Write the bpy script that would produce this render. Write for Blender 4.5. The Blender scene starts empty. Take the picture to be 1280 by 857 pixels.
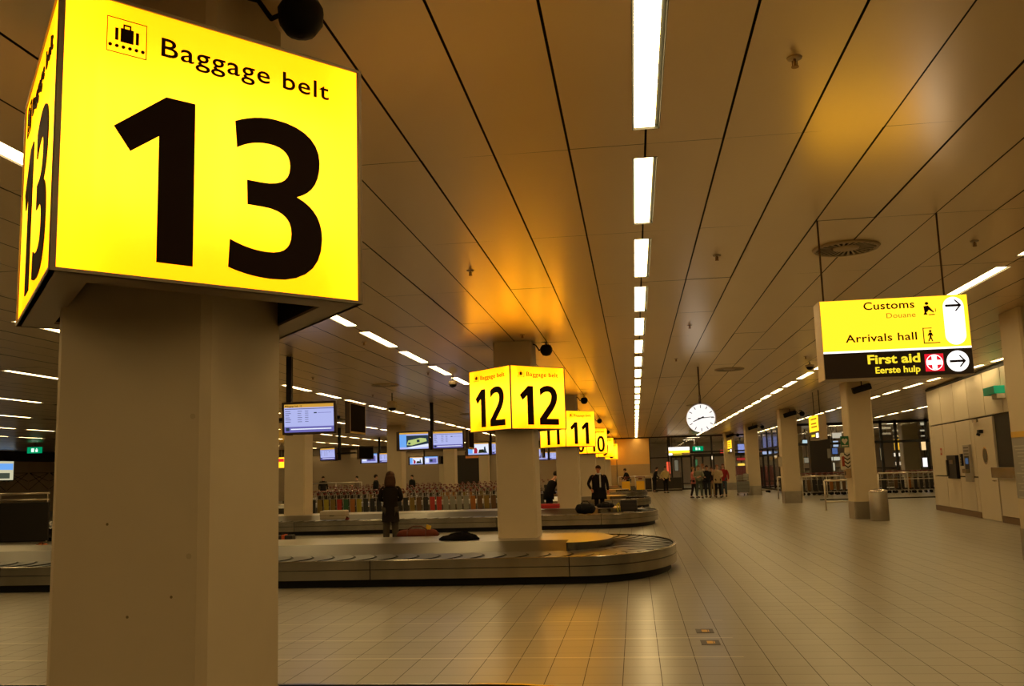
import bpy, bmesh, math, random
import numpy as np
from mathutils import Vector, Matrix

random.seed(7)
scene = bpy.context.scene
COL = scene.collection
PI = math.pi

# ------------------------------------------------------------------ camera
F_PX, YAW, PITCH, ROLL, EYE = 1160.77, -0.126721, 0.138879, -0.0306958, 1.63
CEIL = 3.99
def cam_axes():
    cy, sy = math.cos(YAW), math.sin(YAW); cp, sp = math.cos(PITCH), math.sin(PITCH)
    cr, sr = math.cos(ROLL), math.sin(ROLL)
    fwd = np.array([sy*cp, cy*cp, sp]); right = np.array([cy, -sy, 0.0]); up = np.cross(right, fwd)
    return right*cr + up*sr, -right*sr + up*cr, fwd
AR, AU, AF = cam_axes()
cam_data = bpy.data.cameras.new('camera'); cam = bpy.data.objects.new('camera', cam_data); COL.objects.link(cam)
cam_data.sensor_width = 36; cam_data.lens = F_PX/1280*36; cam_data.clip_start = .05; cam_data.clip_end = 400
M = Matrix.Identity(4)
for i in range(3):
    M[i][0] = AR[i]; M[i][1] = AU[i]; M[i][2] = -AF[i]
M[0][3], M[1][3], M[2][3] = 0, 0, EYE
cam.matrix_world = M
scene.camera = cam
def ray(x, y): return (x-640)*AR - (y-428.5)*AU + F_PX*AF
def atY(x, y, Y): d = ray(x, y); d = d*Y/d[1]; return Vector((d[0], Y, d[2]+EYE))
def atZ(x, y, z): d = ray(x, y); d = d*(z-EYE)/d[2]; return Vector((d[0], d[1], z))
def pix(X, Y, Z):
    P = np.array([X, Y, Z-EYE]); w = P@AF
    return (640+F_PX*(P@AR)/w, 428.5-F_PX*(P@AU)/w) if w > .01 else None

# ------------------------------------------------------------------ world, exposure, light strengths
scene.view_settings.view_transform = 'Standard'; scene.view_settings.look = 'None'
scene.view_settings.exposure = 0.0; scene.view_settings.gamma = 1.0; scene.view_settings.use_curve_mapping = False
world = bpy.data.worlds.new('hall_air'); scene.world = world; world.use_nodes = True
world.node_tree.nodes['Background'].inputs[0].default_value = (0.9, .6, .3, 1)
world.node_tree.nodes['Background'].inputs[1].default_value = 0.006
try:
    scene.cycles.use_denoising = True; scene.cycles.max_bounces = 7; scene.cycles.sample_clamp_indirect = 4
except Exception: pass
TUBE_COL = (1.0, .70, .30); TUBE_STR = 18.0
SIGN_EMIT = 1.0; SIGN_TUBE = 11.0

# ------------------------------------------------------------------ materials
MATS = {}
def mat(name, col=(.5, .5, .5), rough=.5, metal=0.0, emit=None, es=0.0, noise=0.0, nscale=20, bump=0.0, spec=.5, aniso=0.0, sheen=0):
    if name in MATS: return MATS[name]
    m = bpy.data.materials.new(name); m.use_nodes = True; nt = m.node_tree; N = nt.nodes; L = nt.links
    b = N['Principled BSDF']
    b.inputs['Base Color'].default_value = (*col, 1); b.inputs['Roughness'].default_value = rough
    b.inputs['Metallic'].default_value = metal; b.inputs['Specular IOR Level'].default_value = spec
    if aniso: b.inputs['Anisotropic'].default_value = aniso
    if emit: b.inputs['Emission Color'].default_value = (*emit, 1); b.inputs['Emission Strength'].default_value = es
    if noise or bump:
        tc = N.new('ShaderNodeTexCoord'); nz = N.new('ShaderNodeTexNoise'); nz.inputs['Scale'].default_value = nscale
        nz.inputs['Detail'].default_value = 5; L.new(tc.outputs['Object'], nz.inputs['Vector'])
        if noise:
            mx = N.new('ShaderNodeMix'); mx.data_type = 'RGBA'
            mx.inputs[6].default_value = (*[c*(1-noise) for c in col], 1); mx.inputs[7].default_value = (*[min(1, c*(1+noise)) for c in col], 1)
            L.new(nz.outputs['Fac'], mx.inputs[0]); L.new(mx.outputs[2], b.inputs['Base Color'])
        if bump:
            bp = N.new('ShaderNodeBump'); bp.inputs['Strength'].default_value = bump; bp.inputs['Distance'].default_value = .01
            L.new(nz.outputs['Fac'], bp.inputs['Height']); L.new(bp.outputs['Normal'], b.inputs['Normal'])
    MATS[name] = m; return m
def emat(name, col, s):
    if name in MATS: return MATS[name]
    m = bpy.data.materials.new(name); m.use_nodes = True; nt = m.node_tree; nt.nodes.clear()
    e = nt.nodes.new('ShaderNodeEmission'); e.inputs[0].default_value = (*col, 1); e.inputs[1].default_value = s
    o = nt.nodes.new('ShaderNodeOutputMaterial'); nt.links.new(e.outputs[0], o.inputs[0]); MATS[name] = m; return m

def floor_material():
    m = bpy.data.materials.new('floor_tiles'); m.use_nodes = True; nt = m.node_tree; N = nt.nodes; L = nt.links
    b = N['Principled BSDF']; tc = N.new('ShaderNodeTexCoord'); sp = N.new('ShaderNodeSeparateXYZ'); L.new(tc.outputs['Object'], sp.inputs[0])
    def math_(op, a, bb=None, c=None):
        n = N.new('ShaderNodeMath'); n.operation = op
        for k, v in enumerate((a, bb, c)):
            if v is None: continue
            if isinstance(v, (int, float)): n.inputs[k].default_value = v
            else: L.new(v, n.inputs[k])
        return n.outputs[0]
    def line(coord, period, off, w):   # 1 on the joint
        f = math_('FRACT', math_('DIVIDE', math_('ADD', coord, off), period))
        d = math_('MINIMUM', f, math_('SUBTRACT', 1.0, f))
        return math_('LESS_THAN', d, w/period/2)
    lx = line(sp.outputs[0], .3036, .176, .0062)
    ly = line(sp.outputs[1], .3036, .10, .0065)
    wn = N.new('ShaderNodeTexWhiteNoise'); wn.noise_dimensions = '2D'
    cx = math_('FLOOR', math_('DIVIDE', math_('ADD', sp.outputs[0], .176), .3036)); cyy = math_('FLOOR', math_('DIVIDE', math_('ADD', sp.outputs[1], .10), .3036))
    cb = N.new('ShaderNodeCombineXYZ'); L.new(cx, cb.inputs[0]); L.new(cyy, cb.inputs[1]); L.new(cb.outputs[0], wn.inputs['Vector'])
    nz = N.new('ShaderNodeTexNoise'); nz.inputs['Scale'].default_value = 1.3; nz.inputs['Detail'].default_value = 6; L.new(tc.outputs['Object'], nz.inputs['Vector'])
    r = N.new('ShaderNodeMix'); r.data_type = 'RGBA'; r.inputs[6].default_value = (.285, .262, .205, 1); r.inputs[7].default_value = (.335, .305, .24, 1)
    L.new(math_('ADD', math_('MULTIPLY', wn.outputs['Value'], .5), math_('MULTIPLY', nz.outputs['Fac'], .5)), r.inputs[0])
    m1 = N.new('ShaderNodeMix'); m1.data_type = 'RGBA'; m1.inputs[7].default_value = (.15, .128, .09, 1); L.new(r.outputs[2], m1.inputs[6]); L.new(ly, m1.inputs[0])
    m2 = N.new('ShaderNodeMix'); m2.data_type = 'RGBA'; m2.inputs[7].default_value = (.045, .033, .02, 1); L.new(m1.outputs[2], m2.inputs[6]); L.new(lx, m2.inputs[0])
    # three thin pale lines across the aisle
    s = None
    for yy in (8.50, 9.43, 10.48):
        q = math_('LESS_THAN', math_('ABSOLUTE', math_('SUBTRACT', sp.outputs[1], yy)), .010)
        s = q if s is None else math_('MAXIMUM', s, q)
    s = math_('MULTIPLY', s, math_('LESS_THAN', sp.outputs[0], .85))
    m3 = N.new('ShaderNodeMix'); m3.data_type = 'RGBA'; m3.inputs[7].default_value = (.68, .62, .46, 1); L.new(m2.outputs[2], m3.inputs[6]); L.new(s, m3.inputs[0])
    L.new(m3.outputs[2], b.inputs['Base Color'])
    b.inputs['Specular IOR Level'].default_value = .42
    rr = math_('ADD', math_('MULTIPLY', nz.outputs['Fac'], .02), .27)
    rr = math_('ADD', rr, math_('MULTIPLY', math_('MAXIMUM', lx, ly), .35)); L.new(rr, b.inputs['Roughness'])
    return m
def ceiling_material():
    m = bpy.data.materials.new('ceiling_metal_panels'); m.use_nodes = True; nt = m.node_tree; N = nt.nodes; L = nt.links
    b = N['Principled BSDF']; b.inputs["Roughness"].default_value = .30; b.inputs["Metallic"].default_value = .68
    tc = N.new('ShaderNodeTexCoord'); nz = N.new('ShaderNodeTexNoise'); nz.inputs['Scale'].default_value = .7; L.new(tc.outputs['Object'], nz.inputs['Vector'])
    r = N.new('ShaderNodeMix'); r.data_type = 'RGBA'; r.inputs[6].default_value = (.80, .64, .40, 1); r.inputs[7].default_value = (.86, .69, .44, 1)
    L.new(nz.outputs['Fac'], r.inputs[0]); L.new(r.outputs[2], b.inputs['Base Color'])
    return m
def yellow_face_material():
    m = bpy.data.materials.new('backlit_yellow'); m.use_nodes = True; nt = m.node_tree; N = nt.nodes; L = nt.links; N.clear()
    o = N.new('ShaderNodeOutputMaterial'); e = N.new('ShaderNodeEmission'); e.inputs[0].default_value = (2.1, .68, .002, 1); e.inputs[1].default_value = SIGN_EMIT
    t = N.new('ShaderNodeBsdfTranslucent'); t.inputs[0].default_value = (1.0, .70, .030, 1)
    a = N.new('ShaderNodeAddShader'); L.new(e.outputs[0], a.inputs[0]); L.new(t.outputs[0], a.inputs[1]); L.new(a.outputs[0], o.inputs[0])
    return m
FLOOR = floor_material(); CEILM = ceiling_material(); YEL = yellow_face_material()
concrete = mat('painted_concrete', (.57, .47, .31), .6, noise=.06, nscale=3.0, bump=.15)
steel = mat('brushed_steel', (.40, .37, .315), .22, 1.0)
steel_dark = mat('worn_steel', (.36, .33, .28), .38, 1.0, noise=.15, nscale=5)
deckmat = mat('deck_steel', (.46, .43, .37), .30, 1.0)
rubber = mat('black_rubber', (.006, .0055, .005), .6, spec=.2)
slatm = mat('belt_slat', (.05, .046, .04), .34, .35, spec=.35)
signframe = mat('sign_frame', (.30, .24, .17), .45, .4)
black = mat('black_plastic', (.008, .007, .007), .5, spec=.2)
inkbrown = mat('ink_brown', (.014, .003, .0015), .7, spec=.15)
darkgrey = mat('dark_grey', (.035, .03, .025), .6, spec=.2)
white_panel = mat('white_laminate', (.66, .58, .45), .45, noise=.03, nscale=2)
chrome = mat('chrome', (.7, .66, .6), .15, 1.0)
tubemat = emat('fluorescent', TUBE_COL, TUBE_STR)
glassm = bpy.data.materials.new('clear_glass'); glassm.use_nodes = True
_b = glassm.node_tree.nodes['Principled BSDF']; _b.inputs['Transmission Weight'].default_value = 1; _b.inputs['Roughness'].default_value = 0.02; _b.inputs['IOR'].default_value = 1.5; _b.inputs['Base Color'].default_value = (.9, .93, .9, 1)

# ------------------------------------------------------------------ mesh helpers
def brush(m, sx, sz, lo, hi, rlo=None, rhi=None):
    # brushed metal: noise stretched along the brushing, colour and roughness vary a little
    nt = m.node_tree; N = nt.nodes; L = nt.links; b = N['Principled BSDF']
    tc = N.new('ShaderNodeTexCoord'); mp = N.new('ShaderNodeMapping'); mp.inputs['Scale'].default_value = (sx, sx, sz); nz = N.new('ShaderNodeTexNoise'); nz.inputs['Scale'].default_value = 1; nz.inputs['Detail'].default_value = 6
    L.new(tc.outputs['Object'], mp.inputs['Vector']); L.new(mp.outputs[0], nz.inputs['Vector'])
    r = N.new('ShaderNodeMapRange'); r.inputs['From Min'].default_value = .3; r.inputs['From Max'].default_value = .7; r.inputs['To Min'].default_value = lo; r.inputs['To Max'].default_value = hi
    c = b.inputs['Base Color'].default_value[:]; mx = N.new('ShaderNodeMix'); mx.data_type = 'RGBA'; mx.inputs[6].default_value = (0, 0, 0, 1); mx.inputs[7].default_value = c
    L.new(nz.outputs['Fac'], r.inputs['Value']); L.new(r.outputs[0], mx.inputs[0]); L.new(mx.outputs[2], b.inputs['Base Color'])
    if rlo is not None:
        q = N.new('ShaderNodeMapRange'); q.inputs['To Min'].default_value = rlo; q.inputs['To Max'].default_value = rhi; L.new(nz.outputs['Fac'], q.inputs['Value']); L.new(q.outputs[0], b.inputs['Roughness'])
brush(steel, 1.7, .3, .62, 1.0, .18, .30); brush(deckmat, 1.6, .5, .8, 1.0, .28, .36)  # the steel's light and dark colour streaks also imitate reflected ceiling lights
apronm = mat('apron_shaded_steel', (.15, .135, .11), .36, 1.0); brush(apronm, 1.4, .3, .7, 1.0, .3, .4)  # apron colour darkened to imitate its reflection of the dim far hall
class MB:
    def __init__(s): s.bm = bmesh.new(); s.mats = []
    def mi(s, m):
        if m is None: return 0
        if m not in s.mats: s.mats.append(m)
        return s.mats.index(m)
    def face(s, pts, m=None):
        f = s.bm.faces.new([s.bm.verts.new(p) for p in pts]); f.material_index = s.mi(m); return f
    def box(s, x0, x1, y0, y1, z0, z1, m=None, bev=0, rot=None, piv=None):
        V = [(x, y, z) for x in (x0, x1) for y in (y0, y1) for z in (z0, z1)]
        vs = [s.bm.verts.new(v) for v in V]; k = s.mi(m); fs = []
        for q in ((0, 1, 3, 2), (4, 6, 7, 5), (0, 4, 5, 1), (2, 3, 7, 6), (0, 2, 6, 4), (1, 5, 7, 3)):
            f = s.bm.faces.new([vs[i] for i in q]); f.material_index = k; fs.append(f)
        if bev:
            es = list({e for f in fs for e in f.edges}); r = bmesh.ops.bevel(s.bm, geom=es, offset=bev, segments=2, affect='EDGES', profile=.6)
            for f in r['faces']: f.material_index = k
            vs = list({v for f in r['faces'] for v in f.verts} | {v for f in fs if f.is_valid for v in f.verts})
        if rot is not None:
            bmesh.ops.rotate(s.bm, verts=[v for v in vs if v.is_valid], cent=piv or Vector(((x0+x1)/2, (y0+y1)/2, (z0+z1)/2)), matrix=rot)
        return s
    def tube(s, a, b, r, m=None, n=10, r2=None):
        a = Vector(a); b = Vector(b); d = (b-a); r2 = r if r2 is None else r2
        if d.length < 1e-6: return s
        q = d.to_track_quat('Z', 'Y').to_matrix(); k = s.mi(m)
        A = [s.bm.verts.new(a+q@Vector((r*math.cos(2*PI*i/n), r*math.sin(2*PI*i/n), 0))) for i in range(n)]
        B = [s.bm.verts.new(b+q@Vector((r2*math.cos(2*PI*i/n), r2*math.sin(2*PI*i/n), 0))) for i in range(n)]
        for i in range(n):
            f = s.bm.faces.new((A[i], A[(i+1) % n], B[(i+1) % n], B[i])); f.material_index = k; f.smooth = True
        for l in (list(reversed(A)), B): f = s.bm.faces.new(l); f.material_index = k
        return s
    def path(s, pts, r, m=None, n=8):
        for a, b in zip(pts[:-1], pts[1:]): s.tube(a, b, r, m, n)
        for p in pts[1:-1]: s.ball(p, r, m, 8, 5)
        return s
    def ball(s, c, r, m=None, u=12, v=8, sc=(1, 1, 1), rot=None):
        k = s.mi(m); mt = Matrix.Translation(c) @ (rot.to_4x4() if rot else Matrix.Identity(4)) @ Matrix.Diagonal((*[r*q for q in sc], 1))
        res = bmesh.ops.create_uvsphere(s.bm, u_segments=u, v_segments=v, radius=1, matrix=mt)
        for f in {f for w in res['verts'] for f in w.link_faces}: f.material_index = k; f.smooth = True
        return s
    def loft(s, rings, m=None, cap=True, smooth=True):
        k = s.mi(m); R = [[s.bm.verts.new(p) for p in r] for r in rings]; n = len(R[0])
        for a, b in zip(R[:-1], R[1:]):
            for i in range(n):
                f = s.bm.faces.new((a[i], a[(i+1) % n], b[(i+1) % n], b[i])); f.material_index = k; f.smooth = smooth
        if cap:
            for l in (list(reversed(R[0])), R[-1]): f = s.bm.faces.new(l); f.material_index = k
        return s
    def prism(s, poly, z0, z1, m=None, smooth=False):
        return s.loft([[(x, y, z0) for x, y in poly], [(x, y, z1) for x, y in poly]], m, True, smooth)
    def lathe(s, prof, c, m=None, n=24):
        return s.loft([[(c[0]+r*math.cos(2*PI*i/n), c[1]+r*math.sin(2*PI*i/n), c[2]+z) for i in range(n)] for r, z in prof], m)
    def add_mesh(s, me, mtx=None, m=None):
        k = s.mi(m); bm2 = bmesh.new(); bm2.from_mesh(me)
        if mtx is not None: bmesh.ops.transform(bm2, matrix=mtx, verts=bm2.verts)
        vm = {v: s.bm.verts.new(v.co) for v in bm2.verts}
        for f in bm2.faces:
            try: g = s.bm.faces.new([vm[v] for v in f.verts]); g.material_index = k; g.smooth = f.smooth
            except ValueError: pass
        bm2.free(); return s
    def xf(s, mtx): bmesh.ops.transform(s.bm, matrix=mtx, verts=s.bm.verts); return s
    def build(s, name, m=None, parent=None, loc=None, recalc=True):
        if recalc: bmesh.ops.recalc_face_normals(s.bm, faces=s.bm.faces)
        me = bpy.data.meshes.new(name); s.bm.to_mesh(me); s.bm.free()
        for q in (s.mats or [m]): me.materials.append(q if q else m)
        if m and s.mats: pass
        o = bpy.data.objects.new(name, me); COL.objects.link(o)
        if parent is not None: o.parent = parent
        if loc is not None: o.location = loc
        return o
def empty(name, loc=(0, 0, 0), rz=0):
    o = bpy.data.objects.new(name, None); o.empty_display_size = .1; COL.objects.link(o); o.location = loc; o.rotation_euler = (0, 0, rz); return o
def tag(o, label=None, cat=None, group=None, kind=None):
    if label: o['label'] = label
    if cat: o['category'] = cat
    if group: o['group'] = group
    if kind: o['kind'] = kind
    return o
KIDS = {}
def copy_tree(o, parent=None, me=None):
    c = o.copy(); COL.objects.link(c)
    if parent is not None: c.parent = parent
    for ch in list(o.children): copy_tree(ch, c)
    return c
ORD = 'first second third fourth fifth sixth seventh eighth ninth tenth eleventh twelfth thirteenth fourteenth fifteenth sixteenth seventeenth eighteenth nineteenth twentieth'.split()
def ordinal(i):
    if i < 20: return ORD[i]
    tens = {2: 'twenty', 3: 'thirty', 4: 'forty', 5: 'fifty', 6: 'sixty'}; tenth = {2: 'twentieth', 3: 'thirtieth', 4: 'fortieth', 5: 'fiftieth', 6: 'sixtieth'}
    n = i+1; return tenth[n//10] if n % 10 == 0 else tens[n//10]+'-'+ORD[n % 10-1]
def fill_mesh(loops, depth):
    """flat shape with thickness from closed 2D outlines"""
    cu = bpy.data.curves.new('shape', 'CURVE'); cu.dimensions = '2D'; cu.fill_mode = 'BOTH'; cu.extrude = depth/2
    for lp in loops:
        sp = cu.splines.new('POLY'); sp.points.add(len(lp)-1); sp.use_cyclic_u = True
        for p, (x, y) in zip(sp.points, lp): p.co = (x, y, 0, 1)
    o = bpy.data.objects.new('shape', cu); COL.objects.link(o); bpy.context.view_layer.update()
    me = bpy.data.meshes.new_from_object(o.evaluated_get(bpy.context.evaluated_depsgraph_get()))
    bpy.data.objects.remove(o); bpy.data.curves.remove(cu); return me
def text_mesh(s, x0, x1, y, cap, depth=.004, bold=0.0, space=1.0):
    cu = bpy.data.curves.new('lettering', 'FONT'); cu.body = s; cu.size = 1; cu.extrude = .01; cu.offset = bold; cu.space_character = space; cu.resolution_u = 4
    o = bpy.data.objects.new('lettering', cu); COL.objects.link(o); bpy.context.view_layer.update()
    me = bpy.data.meshes.new_from_object(o.evaluated_get(bpy.context.evaluated_depsgraph_get()))
    bpy.data.objects.remove(o); bpy.data.curves.remove(cu)
    if len(me.vertices) == 0: return me
    xs = [v.co.x for v in me.vertices]; a, b = min(xs), max(xs)
    for v in me.vertices:
        v.co.x = x0+(v.co.x-a)/(b-a)*(x1-x0); v.co.y = y+v.co.y*cap/.729; v.co.z = v.co.z/.01*depth/2
    return me
def bez(p0, segs, n=7):
    out = [p0]
    for sg in segs:
        if len(sg) == 2: out.append(sg)
        else:
            a, b, c = (sg[0], sg[1]), (sg[2], sg[3]), (sg[4], sg[5]); p = out[-1]
            for i in range(1, n+1):
                t = i/n; u = 1-t
                out.append((u**3*p[0]+3*u*u*t*a[0]+3*u*t*t*b[0]+t**3*c[0], u**3*p[1]+3*u*u*t*a[1]+3*u*t*t*b[1]+t**3*c[1]))
    return out
# digits drawn in the coordinates of a 1.26 x 1.13 sign face
D1 = [[(.39, .768), (.505, .768), (.505, .078), (.367, .078), (.367, .598), (.262, .512), (.200, .603)]]
D3 = [bez((.671, .738), [(.74, .775, .80, .785, .845, .785), (.97, .785, 1.052, .73, 1.052, .628), (1.052, .53, 1.01, .475, .945, .450),
      (1.02, .42, 1.063, .37, 1.063, .275), (1.063, .14, .98, .066, .835, .066), (.76, .066, .70, .078, .648, .096), (.654, .216),
      (.70, .196, .75, .182, .81, .182), (.885, .182, .922, .215, .922, .280), (.922, .35, .875, .380, .795, .380), (.727, .380), (.724, .487), (.785, .487),
      (.87, .487, .915, .52, .915, .585), (.915, .645, .878, .668, .82, .668), (.765, .668, .72, .65, .680, .622)])]
D2 = [bez((.655, .715), [(.72, .765, .78, .785, .85, .785), (.98, .785, 1.06, .71, 1.06, .595), (1.06, .50, 1.02, .43, .94, .335), (.805, .188), (1.085, .188), (1.085, .078), (.640, .078), (.640, .188),
      (.83, .40), (.90, .48, .925, .53, .925, .585), (.925, .645, .89, .675, .835, .675), (.775, .675, .72, .65, .668, .598)])]
def ell(cx, cy, rx, ry, n=40, e=2.3):
    o = []
    for i in range(n):
        a = 2*PI*i/n; c, s = math.cos(a), math.sin(a)
        o.append((cx+rx*math.copysign(abs(c)**(2/e), c), cy+ry*math.copysign(abs(s)**(2/e), s)))
    return o
D0 = [ell(.86, .425, .235, .36), ell(.86, .425, .10, .255)[::-1]]
def shift(loops, dx): return [[(x+dx, y) for x, y in l] for l in loops]
D9 = [ell(.60, .56, .21, .225), ell(.60, .56, .085, .115)[::-1]]
D9b = [bez((.675, .50), [(.81, .56), (.80, .30, .70, .066, .47, .066), (.44, .066, .42, .068, .40, .074), (.40, .185), (.56, .16, .66, .25, .675, .50)])]
D8 = [ell(.60, .60, .19, .185), ell(.60, .60, .075, .085)[::-1]]
D8b = [ell(.60, .265, .215, .20), ell(.60, .265, .085, .095)[::-1]]
BELTS = {13: [D1, D3], 12: [D1, D2], 11: [D1, shift(D1, .47)], 10: [D1, D0], 9: [D9, D9b], 8: [D8, D8b]}

# ------------------------------------------------------------------ the setting
XL, XR, YB = -40.0, 26.0, 71.0
PW, PX0 = .5623, .187; PL, PY0 = 2.566, 6.634
LIGHT_ROWS = [(0, .187), (-8, -4.31), (8, 4.68), (16, 8.92), (-16, -8.66), (-23, -12.55), (-30, -16.55), (-37, -20.4), (-44, -24.6), (-51, -28.6), (24, 13.0), (31, 17.3)]
HW = .095; FA, FB = .30, 2.26         # half width of a fixture, its start and end after a cross joint
fl = MB(); fl.face([(XL, -8, 0), (XR, -8, 0), (XR, 90, 0), (XL, 90, 0)]); tag(fl.build('floor', FLOOR), kind='structure')
ce = MB(); gap = .008
kmin, kmax = int((XL-PX0)/PW)-1, int((XR-PX0)/PW)+1; jmin, jmax = -6, 33
for k in range(kmin, kmax):
    x0 = PX0+k*PW+gap; x1 = PX0+(k+1)*PW-gap
    for j in range(jmin, jmax):
        y0 = PY0+j*PL+.002; y1 = PY0+(j+1)*PL-.002; dz = [random.uniform(-.0022, .0022) for _ in range(4)]
        P = lambda x, y: (x, y, CEIL+dz[0]*(x1-x)/PW+dz[1]*(x-x0)/PW+dz[2]*(y1-y)/PL+dz[3]*(y-y0)/PL)
        ya, yb = y0+FA-.002, y0+FB-.002
        hit = [X for _, X in LIGHT_ROWS if X-HW < x1 and X+HW > x0]
        if not hit: ce.face([P(x0, y0), P(x0, y1), P(x1, y1), P(x1, y0)], CEILM)
        else:
            X = hit[0]; ce.face([P(x0, y0), P(x0, ya), P(x1, ya), P(x1, y0)], CEILM); ce.face([P(x0, yb), P(x0, y1), P(x1, y1), P(x1, yb)], CEILM)
            if X-HW > x0: ce.face([P(x0, ya), P(x0, yb), P(X-HW, yb), P(X-HW, ya)], CEILM)
            if X+HW < x1: ce.face([P(X+HW, ya), P(X+HW, yb), P(x1, yb), P(x1, ya)], CEILM)
ce.face([(XL, -8, CEIL+.14), (XL, 90, CEIL+.14), (XR, 90, CEIL+.14), (XR, -8, CEIL+.14)], black)
ceiling = tag(ce.build('ceiling', recalc=False), kind='structure')

wallm = mat('beige_wall', (.40, .32, .22), .6, noise=.05, nscale=1.5)
wl = mat('left_wall_panel', (.50, .42, .30), .6); w = MB(); w.box(XL-.2, XL, -8, 90, 0, CEIL+.14, wl)
for y in np.arange(40, 71, 2.2):   # wall panels with joints and a crossed lattice
    w.box(XL, XL+.03, y+.04, y+2.16, 1.2, 3.3, wl, 0)
    for q in range(3):
        for sg in (-1, 1): w.tube((XL+.04, y+.1, 1.5+q*.55 if sg > 0 else 2.6-q*.0), (XL+.04, y+2.1, 2.6 if sg > 0 else 1.5+q*.55), .018, darkgrey, 5)
w.box(XL, XL+.5, 40, 71, 3.35, CEIL, darkgrey); tag(w.build('wall_left'), kind='structure')
w = MB(); w.box(XR, XR+.2, -8, 90, 0, CEIL+.14, wallm); tag(w.build('wall_right'), kind='structure')
w = MB(); w.box(XL, XR, -8.2, -8, 0, CEIL+.14, wallm); tag(w.build('wall_front'), kind='structure')
w = MB(); w.box(XL, XR, 90, 90.2, 0, CEIL+.14, mat('pale_far_wall', (.62, .52, .38), .6)); tag(w.build('wall_back'), kind='structure')
# the partition at the end of the hall: plain wall left, orange steel panels, glass right
w = MB(); shutter = mat('pale_shutter', (.40, .32, .22), .5)
w.box(XL, -3.6, YB, YB+.2, 0, CEIL+.14, wallm)
for z in np.arange(1.0, 3.2, .22): w.box(-25.5, -18.5, YB-.05, YB, z, z+.17, shutter)
w.box(-28, -4, YB-.12, YB, 3.45, CEIL, mat('brown_header', (.12, .09, .06), .6))
w.box(-15.0, -14.0, YB-.06, YB, 0, 2.9, mat('pale_door_panel', (.55, .47, .30), .5))
w.box(-14.0, -11.0, YB-.08, YB, 0, 3.1, darkgrey)
tag(w.build('wall_end'), kind='structure')
orange = mat('bronze_panel', (.80, .50, .16), .34, .85, noise=.12, nscale=.6)
w = MB()
for (a, b) in ((-3.6, -1.38), (-1.35, 1.1)):
    w.box(a+.01, b-.01, YB-.08, YB+.2, 1.98, 3.9, orange); w.box(a+.01, b-.01, YB-.08, YB+.2, 0, 1.95, mat('bronze_panel_lower', (.50, .38, .22), .45, .7))
w.box(-3.6, 1.1, YB, YB+.2, 3.9, CEIL, black); tag(w.build('trim_1'), kind='structure')
FW = 1161
# glass front right of the panels, with its doors
def glazing(name, x0, x1, y, z0, z1, xs, zs, along='x', t=.07, gm=None):
    f = MB()
    def bar(a, b, c, d, w_):
        if along == 'x': f.box(a, b, y-t/2, y+t/2, c, d, w_)
        else: f.box(y-t/2, y+t/2, a, b, c, d, w_)
    fm = mat('dark_mullion', (.018, .016, .014), .5)
    for x in xs: bar(x-t/2, x+t/2, z0, z1, fm)
    for z in zs: bar(x0, x1, z-t/2, z+t/2, fm)
    o = f.build(name); tag(o, kind='structure')
    g = MB()
    if along == 'x': g.box(x0, x1, y-.006, y+.006, z0, z1)
    else: g.box(y-.006, y+.006, x0, x1, z0, z1)
    g.build('glass_pane', gm or glassm, o); return o
glazing('window_1', 1.1, 2.55, YB, 0, CEIL, (1.13, 2.5), (.04, 2.42, CEIL-.04))
glazing('window_2', 2.6, 9.0, YB, 2.5, CEIL, (2.6, 5.7, 7.3, 8.95), (2.55, 2.75, CEIL-.04), t=.12)
def door(n, x0, x1, mid):
    f = MB(); fm = mat('dark_mullion')
    for x in (x0, mid, x1): f.box(x-.06, x+.06, YB-.06, YB+.06, 0, 2.5, fm)
    f.box(x0, x1, YB-.06, YB+.06, 0, .12, fm); f.box(x0, x1, YB-.06, YB+.06, 2.38, 2.5, fm); f.box(x0, x1, YB-.05, YB+.05, .42, .5, fm)
    o = f.build('door_%d' % n); tag(o, kind='structure')
    g = MB(); g.box(x0, x1, YB-.006, YB+.006, 0, 2.5); g.build('glass_pane', glassm, o)
    h = MB(); h.box(mid-.16, mid-.12, YB-.14, YB-.1, .9, 1.3); h.build('handle', chrome, o)
door(1, 2.7, 4.15, 3.45); door(2, 4.4, 5.6, 5.0); door(3, 5.8, 8.9, 7.3)
# long glass front behind the right hand trolleys
glazing('window_3', 9.0, 24.0, 56.0, 0, CEIL, (9.05, 10.5, 12.3, 14.1, 14.9, 16.6, 18.2, 20, 22), (.05, 2.75, CEIL-.1), t=.14)
glazing('window_4', 56.0, 71.0, 9.0, 0, CEIL, (58.2, 60.5, 63, 65.5, 68), (.05, 2.3, 2.75, CEIL-.05), along='y', t=.12)
w = MB(); w.box(8.1, 16, 43.35, 43.47, 0, .05); tag(w.build('trim_2', mat('dark_mullion')), kind='structure')

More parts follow.
